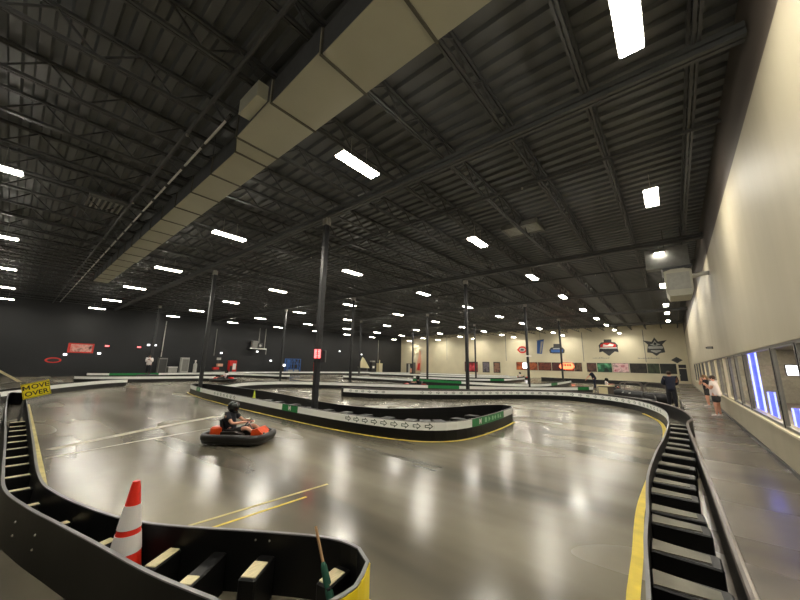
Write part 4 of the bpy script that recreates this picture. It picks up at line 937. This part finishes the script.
    b = MB(); b.add(*skin_mesh(K(jo2), e2)); b.build('shirt', M[shirt], t, True)
    # shorts or trousers
    lm, ll = legs
    jo3 = {'pelvis': (pel, .135), 'belt': (pel.lerp(ch, .35), .128)}; e3 = [('pelvis', 'belt')]
    for s in 'lr':
        jo3['hp'+s] = (J['hp'+s], .1)
        if ll == 'short': jo3['hm'+s] = (J['hp'+s].lerp(J['kn'+s], .8), .088); e3 += [('pelvis', 'hp'+s), ('hp'+s, 'hm'+s)]
        else: jo3['kn'+s] = (J['kn'+s], .073); jo3['an'+s] = (J['kn'+s].lerp(J['an'+s], .95), .058); e3 += [('pelvis', 'hp'+s), ('hp'+s, 'kn'+s), ('kn'+s, 'an'+s)]
    b = MB(); b.add(*skin_mesh(K(jo3), e3)); b.build('shorts' if ll == 'short' else 'trousers', M[lm], t, True)
    for s in 'lr':
        a = J['an'+s]; fd = J.get('toe', V((1, 0, 0)))
        b = MB(); b.tube([a-fd*.055-V((0, 0, .01)), a+V((0, 0, -.02)), a+fd*.1-V((0, 0, .035)), a+fd*.185-V((0, 0, .045))], [.04, .05, .042, .026], 10); b.build('shoe', M[shoes], t, True)
    if helmet:
        T = Matrix.Translation(hd+up_*.015+fwd*.01)
        h = MB().ball((0, 0, 0), (.155, .14, .15), 16, 10, T=T); ho = h.build('helmet', M['helmet'], t, True)
        v = MB(); n_ = 9
        vs = []
        for k in range(n_):
            a = math.radians(-62+124*k/(n_-1))
            for z in (-.045, .05): 
                dd = fwd*math.cos(a)*.162+sd*math.sin(a)*.148; vs.append(hd+up_*(.015+z)+fwd*.01+dd*math.sqrt(1-(z/.16)**2))
        v.add(vs, [(2*k, 2*k+2, 2*k+3, 2*k+1) for k in range(n_-1)]); v.build('visor', M['visor'], ho, True)
        MB().tube([hd+fwd*.1-up_*.09-sd*.08, hd+fwd*.165-up_*.075, hd+fwd*.1-up_*.09+sd*.08], .032, 8).build('chin_guard', M['helmet' if helmet == 'helmet' else helmet], ho, True)
    else:
        b = MB().ball((0, 0, 0), (.112, .105, .098), 14, 9, T=Matrix.Translation(hd+up_*.042-fwd*.022))
        if hair == 'hair_light': b.tube([hd-fwd*.07+up_*.03, hd-fwd*.1-up_*.06, hd-fwd*.09-up_*.2], [.07, .075, .04], 10)
        b.build('hair', M[hair], t, True)
    return t
def stand(h=1.72, arms='down', lean=0.0, stepf=.04):
    k = h/1.72; v = lambda x, y, z: V((x*k, y*k, z*k))
    J = dict(pelvis=v(0, 0, .94), chest=v(.02+lean*.6, 0, 1.30), neck=v(.01+lean, 0, 1.48-lean*.2), head=v(.04+lean*1.15, 0, 1.60-lean*.3))
    for s, q in (('l', 1), ('r', -1)):
        J['sh'+s] = v(.0+lean*.8, q*.19, 1.40-lean*.1); J['hp'+s] = v(0, q*.095, .88); J['kn'+s] = v(.03*q*stepf*10+.02, q*.105, .49); J['an'+s] = v(q*stepf, q*.11, .075)
        if arms == 'down': J['el'+s] = v(-.03+lean*.7, q*.25, 1.12); J['wr'+s] = v(.06+lean*.9, q*.25, .87)
        elif arms == 'phone': J['el'+s] = v(.1, q*.22, 1.15); J['wr'+s] = v(.3, q*.07, 1.34)
        elif arms == 'front': J['el'+s] = v(.12, q*.27, 1.14); J['wr'+s] = v(.33, q*.1, 1.10)
        elif arms == 'face': J['el'+s] = v(.2, q*.22, 1.18); J['wr'+s] = v(.2, q*.07, 1.44)
        elif arms == 'lean': J['el'+s] = v(.28+lean, q*.22, 1.05); J['wr'+s] = v(.42+lean, q*.2, .86)
    return J
def seated():
    J = dict(pelvis=V((-.24, 0, .27)), chest=V((-.33, 0, .58)), neck=V((-.31, 0, .76)), head=V((-.27, 0, .88)), grip=.8)
    for s, q in (('l', 1), ('r', -1)):
        J['sh'+s] = V((-.31, q*.185, .69)); J['el'+s] = V((-.08, q*.27, .5)); J['wr'+s] = V((.17, q*.15, .53))
        J['hp'+s] = V((-.17, q*.1, .25)); J['kn'+s] = V((.28, q*.2, .40)); J['an'+s] = V((.62, q*.16, .2))
    J['toe'] = V((.7, 0, .6)).normalized(); return J
person('kart driver in black helmet, dark shirt and shorts seated in the orange near kart', KL, KR, seated(), 'dark_shirt', ('grey_shorts', 'short'), helmet='helmet', scale=.9)
person('kart driver in dark helmet and pale top behind the island tip at left', K2[0], K2[1], seated(), 'white_shirt', ('grey_shorts', 'long'), helmet='helmet')
person('kart driver in dark helmet seated in the red kart amid the middle barriers', K3[0], K3[1], seated(), 'dark_shirt', ('navy', 'long'), helmet='helmet')
person('kart driver in pale top at the far end of the track', K4[0], K4[1], seated(), 'white_shirt', ('grey_shorts', 'long'), helmet='helmet')
person('kart driver in dark helmet seated near the navy-shirted person', K5[0], K5[1], seated(), 'white_shirt', ('grey_shorts', 'long'), helmet='helmet')
person('person in white shirt and charcoal shorts standing by the windows holding a phone', (1.21, 19.4, 0), math.radians(165), stand(1.75, 'phone'), 'white_shirt', ('grey_shorts', 'short'), scale=.95, shoes='white_shirt', bulk=1.45)
person('person in black top with light hair standing beyond the white-shirted one by the windows', (1.18, 24.1, 0), math.radians(200), stand(1.62, 'face'), 'dark_shirt', ('grey_shorts', 'short'), hair='hair_light', shoes='white_shirt')
person('person in black seen from behind at the end of the pit rails', (-.25, 20.9, 0), math.radians(100), stand(1.80, 'front', stepf=.1), 'navy', ('dark_shirt', 'long'), sleeves='long', bulk=1.4)
person('person in navy shirt leaning over beside the far karts', (-5.6, 33.8, 0), math.radians(190), stand(1.72, 'lean', lean=.22), 'navy', ('navy', 'long'), bulk=1.25)
t = thing('marshal_platform', 'low black platform under the white-shirted person at left', 'platform', (-37.2, 8.33, 0), PI/2)
MB().bbox(-.7, .7, -.5, .5, .06, .5, .02).build('deck', M['dframe'], t); MB().box(-.6, .6, -.45, .45, 0, .06).build('plinth', M['dgrey'], t)
person('person in white shirt and dark trousers standing on a platform at far left', (-37.2, 8.33, .506), math.radians(-20), stand(1.72, 'phone'), 'white_shirt', ('dark_shirt', 'long'), sleeves='long', bulk=1.45)
for loc, lab, hand in (((1.21, 19.4, 0), 'dark phone held up by the white-shirted person at the windows', (.36, 1.34)), ((-37.2, 8.33, .506), 'dark phone held by the white-shirted person on the platform', (.36, 1.37))):
    rz_ = math.radians(165) if loc[0] > 0 else math.radians(-20)
    t = thing('phone', lab, 'phone', (loc[0]+hand[0]*math.cos(rz_), loc[1]+hand[0]*math.sin(rz_), loc[2]+hand[1]), rz_)
    MB().bbox(-.006, .006, -.04, .04, -.07, .08, .003).build('case', M['dframe'], t); MB().box(-.009, -.006, -.035, .035, -.06, .07).build('screen', M['visor'], t)

# ------------------------------------------------------------------ ambient
wd = bpy.data.worlds.new('world'); sc.world = wd; wd.use_nodes = True
bg = wd.node_tree.nodes['Background']; bg.inputs[0].default_value = (.5, .5, .52, 1); bg.inputs[1].default_value = .05
